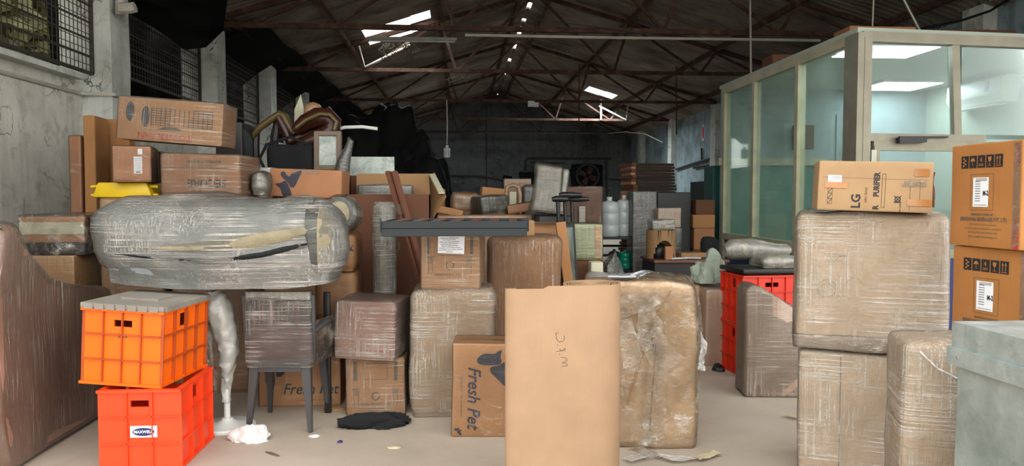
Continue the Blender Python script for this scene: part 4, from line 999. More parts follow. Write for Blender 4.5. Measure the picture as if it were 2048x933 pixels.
for i, (pts, w, mt, lb) in enumerate((([(1255, 928), (1300, 915), (1345, 925), (1390, 922)], .07, 'filmedge', 'white film remnant trailing on the floor below the torn bale'), ([(1270, 903), (1290, 912), (1310, 925)], .10, 'filmloose', 'clump of clear film on the floor at the foot of the torn bale'), ([(1395, 925), (1415, 918), (1436, 912)], .06, 'cloth', 'cream paper strip on the floor in the aisle'), ([(1575, 835), (1600, 842)], .06, 'cloth', 'torn paper strip on the floor beside the tall wrapped stack'))):
    q = []
    for px, py in pts:
        r_ = P(px, py, 3.9); Y = 3.9 * 1.42 / (1.42 - r_.z); r_ = P(px, py, Y); q.append((r_.x, Y, .02))
    o = obj('film_scrap', ribbon(q, w, i + 20, crump=.006, sub=3), mt, None, True); tag(o, lb, 'scrap')
# ================================================================ FRONT RIGHT
X26 = (P(1602, 500, 3.3).x, P(1890, 500, 3.3).x)
kl = pack('wrapped_carton', 'lower beige carton of the tall wrapped stack, on the floor', 'box', 1662, 1918, 715, 933, 3.40, .5, 'cardpale', 'filmdense', r=.02, amp=.005, z0=0, rz=-25, wamp=.009, n=10)
ku = pack('wrapped_carton', 'upper beige carton of the tall wrapped stack, under the purifier carton', 'box', 1660, 1922, 428, 715, 3.40, .54, 'cardpale', 'filmdense', r=.04, amp=.008, z0=kl.top + .014, rz=-25, wamp=.012, n=12)
Dec().disc(0, 0, .001).ring(-.19, .30, .042, .0015).line([(-.235, .29), (-.19, .33), (-.15, .30)], .0015).ring(-.07, .32, .035, .0012, a0=20, a1=200).line([(-.17, .42), (-.13, .46), (-.10, .46)], .0014).put('pen_scribble', 'inkgrey', ku.t, ku.bvh)
Dec().rect(-.14, kl.h / 2, .004, kl.h * .96, 1, 8).put('flute_line', 'inkgrey', kl.t, kl.bvh)
bm = soft(ku.w + .03, ku.d + .03, .07, .01, .01, 4, 10, fn=lambda p: p + Vector((0, 0, .004))); obj('film_band', bm, 'filmloose', ku.t, True)
# purifier carton
kg = pack('carton', 'light brown air purifier carton with bold lettering and tape, on the tall wrapped stack', 'box', 1676, 1876, 322, 428, 3.36, .34, 'cardlg', None, r=.006, amp=.003, z0=ku.top + .012, rz=-22, ry=1.8)
W_, H_ = kg.w, kg.h
bv = kg.bvh
d = Dec().text('LG', -.075, .045, .055, rot=90, bold=.0014).text('PURIFIER', .01, .125, .034, rot=90, bold=.0012, wid=.85).text('R', .01, .018, .034, rot=90, bold=.0012)
d.text("Life's Good", -.035, .075, .015, rot=90).line([(.032, .02), (.032, .175), (.046, .175), (.046, .02), (.032, .02)], .0015)
d.text('AIR CARE', .112, .02, .010, rot=90).rect(.10, .045, .03, .004).ring(.1, .06, .011, .004).line([(.085, .075), (.115, .045)], .003).line([(.085, .045), (.115, .075)], .003)
d.line([(.15, .12), (.15, .01)], .0012).line([(.19, .06), (.19, .14)], .0012).line([(-.225, .155), (.225, .15)], .0008)
for i in range(3):
    y = .03 + i * .026; d.line([(-.20, y), (-.18, y), (-.18, y + .022), (-.20, y + .022), (-.20, y)], .0012).line([(-.2, y), (-.18, y + .022)], .002)
d.put('printed_lettering', 'ink', kg.t, bv)
Dec().rect(-.172, H_ - .085, .06, .032, 3, 2).put('shipping_label', 'paper', kg.t, bv)
d = Dec()
for i in range(5): d.rect(-.172 + (i % 2) * .004, H_ - .075 - i * .005, .045, .0012)
d.put('label_print', 'inkgrey', kg.t, bv, off=.0026)
for nm, x, y, w, h in (('tape_strip', -.165, H_ - .115, .10, .028), ('tape_strip', .195, H_ - .05, .06, .035), ('tape_strip', .19, .045, .10, .03)):
    Dec().rect(x, y, w, h, 5, 2).put(nm, 'tape', kg.t, bv, off=.003)
Dec().rect(.165, H_ - .10, .10, .028, 5, 2).put('shiny_tape', 'tapeclear', kg.t, bv, off=.003)
t_ = soft(.012, .3, .16, .004, .01, 5, 8, 12, fn=lambda p: p + Vector((W_ / 2 + .004, 0, .03))); obj('torn_side_flap', t_, 'carddark', kg.t, True)
# short wrapped box in front of it
kf = pack('wrapped_carton', 'short taupe carton in film between the tall stack and the steel chest', 'box', 1846, 1990, 690, 933, 2.62, .28, 'cardpale', 'filmdense', r=.03, amp=.01, z0=0, rz=-18, wamp=.014, n=10)
obj('film_rope', tube(bmesh.new(), [(-.10, -kf.d / 2 - .012, kf.h - .03), (-.04, -kf.d / 2 - .016, kf.h - .09), (.03, -kf.d / 2 - .018, kf.h - .125), (.09, -kf.d / 2 - .016, kf.h - .12), (kf.w / 2 + .01, -kf.d / 2 + .02, kf.h - .10)], .0035, 6), 'filmedge', kf.t, True)
# stacked cartons with transport symbols
CWd, CDp, CH = .37, .36, .405
def symbols(d, x0, y, s):
    for i in range(5):
        d.rect(x0 + i * s * 1.12, y, s, s * 1.22)
    return d
def symbols_icons(x0, y, s):
    d = Dec(); q = lambda i: x0 + i * s * 1.12
    for k_ in range(5): d.disc(q(0) + s * (.1 if k_ % 2 else -.12), y + s * (.35 - k_ * .18), s * .14, s * .09, 8)   # spots
    x = q(1); d.poly([(x - s * .34, y + s * .05), (x - s * .2, y + s * .3), (x, y + s * .4), (x + s * .2, y + s * .3), (x + s * .34, y + s * .05)]).line([(x, y + s * .1), (x, y - s * .35), (x + s * .1, y - s * .4)], s * .05)
    x = q(2); d.text('4', x, y + s * .15, s * .7).rect(x, y - s * .25, s * .6, s * .06).rect(x, y - s * .4, s * .6, s * .06)
    x = q(3); d.poly([(x - s * .22, y + s * .42), (x + s * .22, y + s * .42), (x + s * .18, y + s * .05), (x, y - s * .05), (x - s * .18, y + s * .05)]).rect(x, y - s * .2, s * .05, s * .4).rect(x, y - s * .42, s * .4, s * .05)
    x = q(4)
    for e in (-.17, .17): d.rect(x + e * s, y - s * .05, s * .08, s * .6).poly([(x + e * s - s * .14, y + s * .2), (x + e * s + s * .14, y + s * .2), (x + e * s, y + s * .48)])
    d.rect(x, y - s * .45, s * .7, s * .06); return d
def mcarton(label, loc, rz, first=None):
    t = thing('carton', label, 'box', loc, (0, 0, R(rz)), None)
    bm = soft(CWd, CDp, CH, .006, .003, 8, 8); bv = bvh_of(bm); obj('carton', bm, 'cardm', t, True)
    s = .040; x0 = -.105; y = CH - .07
    symbols(Dec(), x0, y, s).put('symbol_squares', 'ink', t, bv)
    symbols_icons(x0, y, s).put('handling_icons', 'cardm', t, bv, off=.0028)
    st = Dec().rect(-.015, .215, .082, .115, 3, 3).put('white_label', 'paper', t, bv, off=.002)
    d = Dec().text('M-2', .012, .21, .026, wid=.7, bold=.001)
    for i in range(9): d.rect(-.03, .257 - i * .0095, .028, .002)
    for i in range(3): d.rect(-.012, .268 - i * .004, .06, .0013)
    d.rect(-.015, .165, .07, .0015); d.put('label_print', 'ink', st, bv, off=.0034)
    d = Dec().line([(-.07, .285), (.05, .285), (.05, .145), (-.07, .145), (-.07, .285)], .0015)
    d.text('MANUFACTURED BY :-', 0, .127, .0125, bold=.0003); d.text('BRINDAVAN BEVERAGES PVT. LTD.', 0, .108, .0215, bold=.0006, wid=.74)
    d.text('PET Preform & Closure Division', 0, .088, .0105); d.text('B - 16/86, Parsakhera Industrial Estate, Parsakhera', 0, .072, .0105, wid=.9); d.text('Bareilly-243502, Uttar Pradesh, India', 0, .057, .0105); d.text('Email : info@brindavanbottling.com', 0, .040, .0105)
    d.put('printed_address', 'inkgrey', t, bv)
    d = Dec().text('REILLY', .165, .36, .026, rot=90, bold=.001).text("B.'QTI.'N.", .166, .06, .03, rot=90, bold=.001); d.put('red_lettering', 'inkred', t, bv)
    Dec().rect(.163, CH / 2, .035, CH * .98, 2, 8).put('clear_tape', 'tapeclear', t, bv, off=.0018)
    Dec().rect(0, .0, .05, CDp * .95, 2, 6).put('top_tape', 'tape', t, bv, 'top')
    return t
mx, my = P(1899, 400, 2.98).x + .19, 2.80
for i, (dz, rz, dx, lb) in enumerate(((0, -84, .02, 'bottom carton of the right edge stack, on the floor behind the steel chest'), (CH + .003, -86, .015, 'orange brown carton third from the top of the right edge stack, behind the steel chest'), (2 * CH + .006, -83, .02, 'orange brown carton marked M-2 directly above the steel chest, second from the top'), (3 * CH + .009, -87, .0, 'topmost orange brown carton marked M-2 at the right edge'))):
    mcarton(lb, (mx + dx, my, dz), rz)
# galvanised trunk
t = thing('steel_chest', 'pale galvanised steel storage chest with a lipped lid at the lower right corner', 'chest', (P(1914, 800, 2.42).x, 2.42, 0), (0, 0, R(1)))
TW, TD, TH = .8, 1.1, .915
bm = B(((TW / 2, -TD / 2, TH / 2), (TW, TD, TH))); bmesh.ops.subdivide_edges(bm, edges=bm.edges, cuts=8, use_grid_fill=True)
for v in bm.verts: v.co += noise.noise_vector(v.co * 3) * .005
obj('trunk_body', bm, 'galv', t, True)
bm = B(((TW / 2, -TD / 2, TH + .035), (TW + .03, TD + .03, .09))); bmesh.ops.subdivide_edges(bm, edges=bm.edges, cuts=6, use_grid_fill=True)
for v in bm.verts: v.co += noise.noise_vector(v.co * 4) * .003
obj('lid', bevel(bm, .0001, 1) if 0 else bm, 'galv', t, True)
obj('lid_band', bevel(B(((-.02, -TD / 2, TH - .035), (.012, TD + .05, .062)), ((TW / 2, .012, TH - .035), (TW + .03, .012, .062)), ((TW / 2, -TD - .012, TH - .035), (TW + .03, .012, .062))), .003), 'galv', t)
for y in (-.03, -.35, -.7): obj('rivet', lathe(bmesh.new(), [(.006, -.026), (.006, .0)], 10), 'hinge', t).matrix_local = Matrix.Translation((-.002, y, TH - .035)) @ Matrix.Rotation(R(90), 4, 'Y')
# ================================================================ AISLE RIGHT
cr_x = P(1528, 700, 5.75).x
def bigcrate(label, z, h):
    return crate('plastic_crate', label, (cr_x + .03, 5.93, z), (0, 0, R(5)), .46, .40, h, 4, 3, 'redcrate', ribs='redcrate')
bigcrate('red plastic crate on the floor of the aisle, lower one behind the wedge', 0, .40)
bigcrate('red plastic crate on top of the other red crate in the aisle', .403, .40)
o = obj('black_tray', bevel(B(((0, 0, .03), (.52, .44, .035)), ((0, 0, .005), (.44, .38, .012))), .006), 'black', None, True); o.location = (cr_x + .04, 5.93, .806); o.rotation_euler = (0, 0, R(5)); tag(o, 'flat black tray lid covering the upper red crate', 'tray')
o = obj('wrapped_pouch', soft(.36, .3, .09, .045, .02, 6, 10, 5), 'w_silver', None, True); o.location = (cr_x + .16, 5.9, .855); tag(o, 'flat silver film pouch on the black tray, lower one', 'parcel')
t = thing('wrapped_parcel', 'lumpy silver film bundle on top of the black tray over the red crates', 'parcel', (cr_x + .0, 6.06, .856))
obj('bundle', tube(bmesh.new(), [(-.22, 0, .12), (-.17, 0, .13), (0, 0, .135), (.1, 0, .13), (.2, 0, .12), (.3, 0, .12), (.34, 0, .12)], [.05, .085, .09, .075, .06, .055, .03], 18), 'w_silver', t, True)
# wedge shaped wrapped panel
wx0 = P(1478, 700, 5.25).x; wx1 = P(1640, 700, 5.1).x
pts = [(0, 0), (wx1 - wx0, 0), (wx1 - wx0, .5), (.42, .60), (.22, .71), (.10, .79), (.03, .80), (0, .77)]
t = thing('wrapped_wedge', 'taupe wedge-shaped furniture piece in film standing in the aisle before the red crates', 'furniture', (wx0, 5.12, 0), (0, 0, R(-6)))
bm = noisy(prism(pts, 0, .28, 'y', .025, 3), .008, 4, 1); obj('padded_body', bm, 'w_taupe', t, True)
sh = noisy(prism(pts, 0, .28, 'y', .025, 3), .008, 4, 1); sh.normal_update()
for v in sh.verts: v.co += v.normal * .006 * (1 if v.normal.dot(v.co - Vector((.2, .14, .4))) > 0 else -1)
obj('stretch_wrap', sh, 'film', t, True)
# brown boxes behind the torn bale
k_ = pack('wrapped_carton', 'narrow taupe wrapped carton left of the red crates, nearer the aisle', 'box', 1412, 1456, 580, 740, 6.1, .5, 'w_taupe', None, z0=0, single=True, r=.02)
k_ = pack('wrapped_carton', 'brown wrapped carton half hidden behind the torn bale', 'box', 1365, 1400, 572, 740, 6.25, .5, 'w_brown', None, z0=0, single=True, r=.02)
o = obj('cloth_bundle', crumple(.34, .3, .2, 4, 4, .5, 1.8), 'sheetcloth', None, True); o.location = (P(1425, 580, 6.4).x, 6.45, k_.top + .01); tag(o, 'pale green cloth heap peaking on the brown wrapped cartons by the aisle', 'cloth')
# ================================================================ MIDDLE, behind the front row
k_ = pack('wrapped_bale', 'large smooth brown bale behind the corrugated roll, in front of the upper one', 'bale', 978, 1128, 476, 700, 5.42, .5, 'card', 'filmv', r=.06, amp=.02, z0=0, rz=-4, n=12)
k2 = pack('wrapped_bale', 'brown rounded bale rising right behind the steel frame end', 'bale', 1045, 1142, 447, 700, 6.0, .45, 'card', 'filmthin', r=.10, amp=.015, z0=0, n=10)
kz = k_; pack('carton', 'small brown carton on the big brown bale beyond the steel frame end', 'box', 1034, 1070, 441, 476, 5.5, .25, 'cardin', z0=kz.top + .004, amp=.002)
t = thing('cardboard_post', 'long brown cardboard-wrapped post leaning right of the brown bale', 'post', (P(1148, 640, 5.75).x, 5.80, 0))
tp = P(1126, 446, 5.75) - t.location
obj('post', bar(bmesh.new(), (.06, .0, 0), (tp.x, .1, tp.z), .075, .05), 'card', t); obj('wrap_band', bar(bmesh.new(), (.06 + (tp.x - .06) * .55, .058, tp.z * .55), (.06 + (tp.x - .06) * .6, .063, tp.z * .6), .08, .055), 'tapeclear', t)
t = thing('glass_panel', 'dark framed glass panel leaning behind the brown post', 'glass panel', (P(1152, 640, 5.95).x, 5.97, 0), (R(-2), R(-3), 0))
tz = P(1140, 450, 5.9).z
obj('frame', B(((-.05, 0, tz / 2), (.014, .02, tz)), ((.05, 0, tz / 2), (.014, .02, tz)), ((0, 0, tz - .01), (.1, .02, .02)), ((0, 0, .01), (.1, .02, .02))), 'steel', t)
obj('glass', B(((0, 0, tz / 2), (.09, .006, tz - .04))), 'glass', t)
# three black T-handled posts
for i, (px, pt, pb) in enumerate(((1122, 400, 452), (1136, 392, 452), (1150, 400, 458))):
    Y = 6.8 + i * .05; a = P(px, pt, Y)
    t = thing('umbrella_handle', ('leftmost', 'middle', 'rightmost')[i] + ' of three black padded T-handle posts behind the brown bale', 'post', (a.x + .03, Y, 0), (0, R(-2.5), 0), None)
    obj('post', tube(bmesh.new(), [(0, 0, 0), (0, 0, a.z)], .017, 12), 'black', t, True)
    sg = (-1, -1, 1)[i]
    obj('handle', tube(bmesh.new(), [(-.03 if sg > 0 else -.05, 0, a.z + .005), (-.02, 0, a.z + .01), (.08, -.01, a.z + .005), (.10 + (.06 if i else 0), -.02, a.z)], [.02, .03, .028, .018], 12), 'black', t, True)
# green wrapped box and others at the far side of the bales
k_ = pack('wrapped_carton', 'brown carton supporting the greenish wrapped box', 'box', 1148, 1206, 520, 740, 6.32, .4, 'carddark', None, z0=0, single=True)
k2 = pack('wrapped_box', 'greenish yellow box under glossy film right of the black posts', 'box', 1146, 1206, 448, 522, 6.3, .35, 'w_green', 'filmthin', z0=k_.top, r=.02)
obj('green_side', B(((k2.w * .33, -k2.d / 2 - .004, k2.h * .5), (.05, .004, k2.h * .9))), 'w_brown', k2.t)
k_ = pack('carton', 'small cream carton with a red mark below the greenish box', 'box', 1182, 1206, 525, 640, 6.1, .15, 'creampanel', None, z0=0, body='carton')
Dec().rect(0, k_.h - .19, .03, .03).put('red_mark', 'inkred', k_.t, k_.bvh)
# pile of wrapped things in the middle distance (Y 7-8.5)
ks = pack('wrapped_cabinet', 'long brown wrapped cabinet carrying the wrapped suitcases in the middle of the hall', 'cabinet', 872, 1066, 430, 700, 7.45, 1.0, 'w_brown', None, z0=0, single=True, r=.03)
ZB = ks.top + .002
def mid(name, label, cat, x0, x1, yt, yb, Y, d, mat, wrap='filmthin', z0=None, **k):
    return pack(name, label, cat, x0, x1, yt, yb, Y, d, mat, wrap, z0=ZB if z0 is None else z0, **k)
mid('wrapped_suitcase', 'rounded dark suitcase in film, left of the two lying behind the steel frame', 'suitcase', 900, 958, 385, 432, 7.82, .3, 'w_brown', 'filmthin', r=.06, amp=.012, ry=2)
mid('wrapped_suitcase', 'glossy dark parcel in film, right of the two lying behind the steel frame', 'suitcase', 952, 1014, 392, 432, 7.5, .28, 'w_dark', 'filmthin', r=.03, amp=.015, ry=-4, rz=20)
kk = mid('carton', 'brown carton leaning behind the two wrapped suitcases', 'box', 958, 1008, 376, 430, 8.2, .2, 'cardorange', None, ry=6, rz=5, n=6)
mid('carton', 'small brown carton at the left of the wrapped suitcases', 'box', 866, 890, 378, 430, 8.1, .3, 'card', None)
mid('flattened_carton', 'crumpled brown cardboard flap behind the left end of the steel frame', 'box', 868, 925, 416, 432, 7.3 + .16, .12, 'cardorange', None, ry=12, amp=.01)
mid('wrapped_board', 'tall brown board in film standing behind the tilted brown carton', 'board', 1008, 1062, 358, 432, 8.25, .10, 'w_brown', 'filmv')
t = thing('wrapped_chair_back', 'cream centred loop-shaped chair back in film before the tall brown board', 'chair back', (P(1026, 400, 7.95).x, 7.95, ZB))
bm = tube(bmesh.new(), [(-.07, 0, 0), (-.075, 0, .2), (-.06, 0, .28), (0, 0, .3), (.06, 0, .28), (.075, 0, .2), (.07, 0, 0)], .022, 10); obj('frame', bm, 'w_brown', t, True)
obj('pad', B(((0, .005, .12), (.07, .02, .22))), 'creampanel', t)
mid('wrapped_pillow', 'rounded grey wrapped cushion between the tall board and the leaning mattress', 'cushion', 1044, 1078, 370, 432, 8.05, .12, 'w_grey', 'filmthin', r=.05)
mid('carton', 'tilted reddish brown carton before the tall brown board', 'box', 1016, 1066, 408, 432, 7.5, .3, 'cardred', 'filmthin', ry=-9, z0=ZB + .02)
kb = pack('black_bench', 'dark low cabinet under the leaning wrapped mattress', 'cabinet', 1078, 1142, 432, 700, 7.05, .5, 'darkwood', None, z0=0, single=True)
t = thing('wrapped_mattress', 'narrow olive grey mattress in film leaning upright in the middle of the hall', 'mattress', (P(1092, 445, 7.2).x, 7.25, kb.top + .02), (R(-5), R(6), R(-12)))
hh = P(1100, 335, 7.2).z - kb.top
bm = soft(.26, .14, hh, .03, .012, 3, 10); obj('mattress', bm, 'w_olive', t, True); bm = soft(.08, .15, hh * .98, .035, .012, 7, 8, fn=lambda p: p + Vector((.155, -.01, 0))); obj('silver_roll', bm, 'w_silver', t, True)
obj('stretch_wrap', soft(.30, .18, hh + .02, .04, .02, 3, 12), 'filmthin', t, True)
pack('wrapped_cabinet', 'tall dark brown wrapped cabinet behind the T-handle posts', 'cabinet', 1122, 1204, 373, 700, 8.0, .5, 'carddark', 'filmthin', z0=0, r=.02)
k_ = pack('wrapped_post', 'thin olive wrapped strip standing in front of the tall dark cabinet', 'post', 1157, 1170, 412, 700, 7.6, .08, 'w_olive', None, z0=0, single=True)
# ================================================================ BACK LEFT PILE
s1 = pack('wrapped_bale', 'brown wrapped bale under the yellow stool behind the grey mattress', 'bale', 196, 332, 396, 700, 5.5, .55, 'w_brown', 'filmthin', z0=0, r=.03)
s2 = pack('wrapped_bale', 'brown wrapped bale under the upside-down lettered carton, right of the pedestal fan', 'bale', 338, 498, 391, 700, 5.5, .55, 'w_brown', 'filmthin', z0=0, r=.03)
pack('tall_carton', 'tall narrow reddish wrapped carton against the left wall', 'box', 137, 165, 272, 440, 6.12, .4, 'cardred', 'filmthin', z0=0)
kt_ = pack('tall_carton', 'tall orange brown carton with taped edge, second from the left wall', 'box', 165, 194, 231, 440, 6.1, .24, 'card', None, z0=0, body='carton')
kt2 = pack('tall_carton', 'tall brown carton beside the white pillar, behind the labelled carton', 'box', 196, 262, 238, 440, 6.4, .12, 'card', None, z0=0, body='carton')
# yellow stool
t = thing('plastic_stool', 'yellow plastic stool peeking above the grey mattress', 'stool', (P(250, 380, 5.62).x, 5.72, s1.top + .002))
zz = P(250, 366, 5.62).z - s1.top
bm = prism([(-.21, 0), (.21, 0), (.17, zz), (-.17, zz)], -.15, .15, 'y', .012); obj('seat', bm, 'yellow', t, True)
for s in (-1, 1):
    for z in (.02, zz * .75): obj('peg', tube(bmesh.new(), [(s * .18, -.1, z), (s * .235, -.1, z - .004)], .012, 10), 'yellow', t, True)
kb = pack('carton', 'brown carton with white address labels on the yellow stool', 'box', 193, 268, 292, 364, 5.5, .30, 'cardred', 'filmthin', z0=s1.top + zz + .004, rz=12, dx=.10, body='carton')
kb.t.location.x -= .02
Dec().rect(.04, .12, .055, .12, 2, 4).rect(.055, .215, .03, .04, 2, 2).put('address_label', 'paper', kb.t, kb.bvh)
d = Dec()
for i in range(8): d.rect(.04, .165 - i * .012, .045, .002)
d.rect(.04, .07, .03, .008); d.put('label_print', 'inkgrey', kb.t, kb.bvh, off=.003)
ks_ = pack('carton', 'wrapped brown carton with upside-down SECURE lettering', 'box', 322, 486, 308, 391, 5.42, .42, 'cardred', 'film', z0=s2.top + .002, rz=-5, ry=1, body='carton', amp=.004, r=.02)
Dec().text('SECURE', .05, .085, .075, rot=180, bold=.0015, wid=1.05).put('printed_wording', 'ink', ks_.t, ks_.bvh)
Dec().text('MOVING STORING', .03, .235, .028, rot=180, bold=.001).text('PACKERS AND LOGISTICS', -.02, .205, .018, rot=180).rect(-.02, .19, .4, .004).put('small_print', 'inkgrey', ks_.t, ks_.bvh)
kx = pack('carton', 'dark side carton between the labelled box and the upside-down lettered carton', 'box', 268, 322, 292, 364, 5.98, .3, 'carddark', 'filmthin', z0=s1.top + .002, z1=kb.top - .01)
# tower fan carton
w = P(443, 250, 5.5).x - P(229, 250, 5.5).x
t = thing('carton', 'long tower fan carton in shiny film, topmost of the left pile', 'box', ((P(336, 300, 5.5)).x, 5.68, max(kb.top, ks_.top) + .03), (0, R(4.3), R(-2)))
TH_ = .30
bm = soft(w, .30, TH_, .008, .004, 21, 10); bv = bvh_of(bm); obj('carton', bm, 'cardorange', t, True)
Dec().text('TOWER FAN', -.03, .038, .058, rot=180, bold=.0012, wid=1.15).put('red_lettering', 'inkred', t, bv)
d = Dec()
for i in range(14): d.line([(-.13 + i * .033, .115), (-.13 + i * .033, .235)], .0045)
for i in range(8): d.line([(-.13, .115 + i * .017), (.30, .115 + i * .017)], .0045)
d.disc(-.17, .17, .028, .075).disc(-.28, .2, .03, .07, 14).poly([(-.09, .085), (-.03, .105), (.05, .105), (.10, .085)]); d.put('fan_picture', 'inkblue', t, bv)
obj('stretch_wrap', soft(w + .012, .312, TH_ + .01, .012, .004, 21, 10), 'film', t, True)
# dark cabinet and other dark stuff behind
pack('dark_cabinet', 'dark brown cabinet behind the right end of the tower fan carton', 'cabinet', 430, 492, 243, 700, 6.6, .5, 'darkwood', None, z0=0, single=True)
s3 = pack('wrapped_bale', 'brown bale under the tilted orange brown carton, behind the chair', 'bale', 524, 688, 396, 700, 5.85, .45, 'w_brown', None, z0=0, single=True)
kf3 = pack('carton', 'tilted orange brown carton with dark emblem behind the grey mattress', 'box', 538, 684, 339, 396, 5.82, .36, 'cardred', None, z0=s3.top + .004, ry=2.2, rz=-2, body='carton')
dd = Dec(); freshpet_logo(dd, -.10, .09, .105, 20); dd.put('printed_emblem', 'inkblue', kf3.t, kf3.bvh)
Dec().rect(0, kf3.h - .02, .2, .03, 3, 1).put('shiny_tape', 'tapeclear', kf3.t, kf3.bvh)
pack('wrapped_bag', 'silvery olive wrapped bag between the lettered carton and the emblem carton', 'bag', 496, 534, 340, 396, 5.72 - .2, .2, 'w_silver', 'filmthin', z0=s2.top, r=.06, amp=.015)
pack('wrapped_box', 'pale wrapped box just behind the silvery bag', 'box', 508, 545, 335, 396, 5.88, .2, 'w_white', None, z0=s3.top, single=True)
s4 = pack('dark_cabinet', 'low black cabinet under the curved wooden chair frame', 'cabinet', 505, 640, 350, 700, 6.55, .6, 'darkwood', None, z0=0, single=True)
# curved wooden rocking chair lying on top
t = thing('wooden_armchair', 'varnished red-brown curved wooden armchair frame lying on the dark furniture', 'chair', (0, 0, 0))
def Q(*l, Y=6.95): return [P(x, y, Y) for x, y in l]
obj('arm', tube(bmesh.new(), Q((502, 275), (520, 255), (545, 237), (560, 228), (568, 232), (582, 262), (590, 268)), [.03, .032, .034, .036, .036, .036, .03], 10), 'woodlight', t, True)
obj('seat_rail', tube(bmesh.new(), Q((556, 232), (572, 262), (580, 285), (600, 275), (630, 262), (655, 250)), [.03, .045, .05, .05, .045, .04], 12), 'wood', t, True)
bm = tube(bmesh.new(), Q((590, 262), (610, 246), (635, 235), (655, 236), (666, 246), (664, 260), (648, 272), (620, 285), (596, 298), (575, 312), Y=6.85), [.05, .075, .09, .09, .08, .08, .085, .08, .05, .03], 14); obj('curved_back', bm, 'wood', t, True)
obj('edge_rail', tube(bmesh.new(), Q((592, 256), (612, 240), (640, 228), (660, 230), (673, 244), (668, 260), Y=6.72), .02, 10), 'woodlight', t, True)
obj('leg', tube(bmesh.new(), Q((512, 265), (510, 290), (512, 330), (514, 352), Y=7.0), [.035, .04, .035, .03], 8), 'darkwood', t, True)
obj('leg', tube(bmesh.new(), Q((556, 232), (550, 270), (546, 310), (545, 350), Y=7.0), [.03, .04, .035, .03], 8), 'darkwood', t, True)
t = thing('wrapped_fan_head', 'round brown fan head in film on top of the wooden chair frame', 'fan', P(626, 223, 6.97))
bm = bmesh.new(); bmesh.ops.create_icosphere(bm, subdivisions=3, radius=.085)
for v in bm.verts: v.co.y *= .6
obj('fan_guard', bm, 'w_brown', t, True)
t2 = prism([(-.06, -.62), (.07, -.62), (.06, 0), (.02, .2), (-.04, .06)], -.01, .01, 'y', .004); o = obj('white_board', t2, 'creampanel', None, True); o.location = P(598, 232, 7.13); tag(o, 'pointed off-white piece behind the round fan head', 'board')
t = thing('black_chair', 'black rounded chair back below the curved wooden frame', 'chair', (P(580, 345, 6.6).x, 6.64, s4.top - .0))
obj('backrest', soft(.40, .12, .27, .12, .01, 5, 10), 'blackmat', t, True); obj('arm', tube(bmesh.new(), [(-.2, 0, 0), (-.26, -.02, .14), (-.2, -.02, .26), (0, -.02, .33), (.2, 0, .24), (.26, 0, .1)], .014, 8), 'blackmat', t, True)
t = None
pipe('curved_tube', Q((660, 262), (690, 255), (725, 254), (755, 258), Y=6.95), .016, 'white', 'thin curved white tube reaching out right from the wooden chair frame', 'tube')
# framed panel, small parcels, marble board and open carton
s5 = pack('large_carton', 'dark brown carton under the framed cream panel', 'box', 650, 676, 340, 700, 6.5, .2, 'carddark', None, z0=0, single=True)
t = thing('framed_panel', 'brown framed cabinet door with a cream centre standing on the left pile', 'cabinet door', (P(656, 338, 6.6).x, 6.60, s5.top + .002), (R(-3), 0, R(-4)))
fw_ = P(684, 300, 6.6).x - P(629, 300, 6.6).x; fh_ = P(656, 263, 6.6).z - s5.top
obj('frame', bevel(B(((-fw_ / 2 + .02, 0, fh_ / 2), (.04, .05, fh_)), ((fw_ / 2 - .02, 0, fh_ / 2), (.04, .05, fh_)), ((0, 0, fh_ - .02), (fw_, .048, .04)), ((0, 0, .02), (fw_, .048, .04))), .003, 1), 'frame', t)
obj('cream_panel', B(((0, .005, fh_ / 2), (fw_ - .07, .02, fh_ - .07))), 'marble', t)
OCX0, OCX1 = 692, 860
lw = P(OCX1, 400, 5.95).x - P(OCX0, 400, 5.95).x; ocx = (P(OCX1, 400, 5.95).x + P(OCX0, 400, 5.95).x) / 2; ocz = P(770, 389, 5.95).z; od = .55
t = thing('open_carton', 'large open brown carton with raised flaps behind the tall slim roll', 'box', (ocx, 5.95 + od / 2, 0))
bm = B(((0, -od / 2 + .004, ocz / 2), (lw, .008, ocz)), ((0, od / 2 - .004, ocz / 2), (lw, .008, ocz)), ((-lw / 2 + .004, 0, ocz / 2), (.008, od, ocz)), ((lw / 2 - .004, 0, ocz / 2), (.008, od, ocz)), ((0, 0, .004), (lw, od, .008))); obj('carton', bm, 'carddark', t)
obj('rear_flap', B(((0, od / 2 + .02, ocz + .09), (lw * .98, .006, .18))), 'cardin', t)
bm = bmesh.new(); v = [bm.verts.new(q) for q in ((lw / 2, -od / 2, ocz), (lw / 2 - .03, od / 2, ocz + .17), (lw / 2 + .02, od / 2, ocz + .19), (lw / 2 + .13, -od / 2 + .02, ocz - .02), (lw / 2 + .02, -od / 2, ocz - .20))]
bm.faces.new(v); bmesh.ops.solidify(bm, geom=list(bm.faces), thickness=.006); fl = obj('side_flap', bm, 'cardin', t)
obj('tape_strip', bar(bmesh.new(), (lw / 2 + .0, od / 2 - .06, ocz + .17), (lw / 2 + .09, -od / 2 + .05, ocz + .01), .05, .012), 'creampanel', t)
Dec().text('SU', .03, 1.02, .11, bold=.003).put('printed_wording', 'inkgrey', t, bvh_of(B(((0, 0, .7), (lw, od, 1.4)))))
o = obj('wrapped_parcel', soft(.46, .16, .10, .02, .008, 6), 'w_grey', None, True); o.location = (ocx - .06, 6.38 - .0, ocz - .02); tag(o, 'grey wrapped parcel lying inside the open carton', 'parcel')
o2 = obj('wrapped_carton', soft(lw - .05, .4, ocz - .05, .01, .003, 2), 'card', None, True); o2.location = (ocx, 6.22, .012); tag(o2, 'brown carton filling the open carton under the grey parcel', 'box')
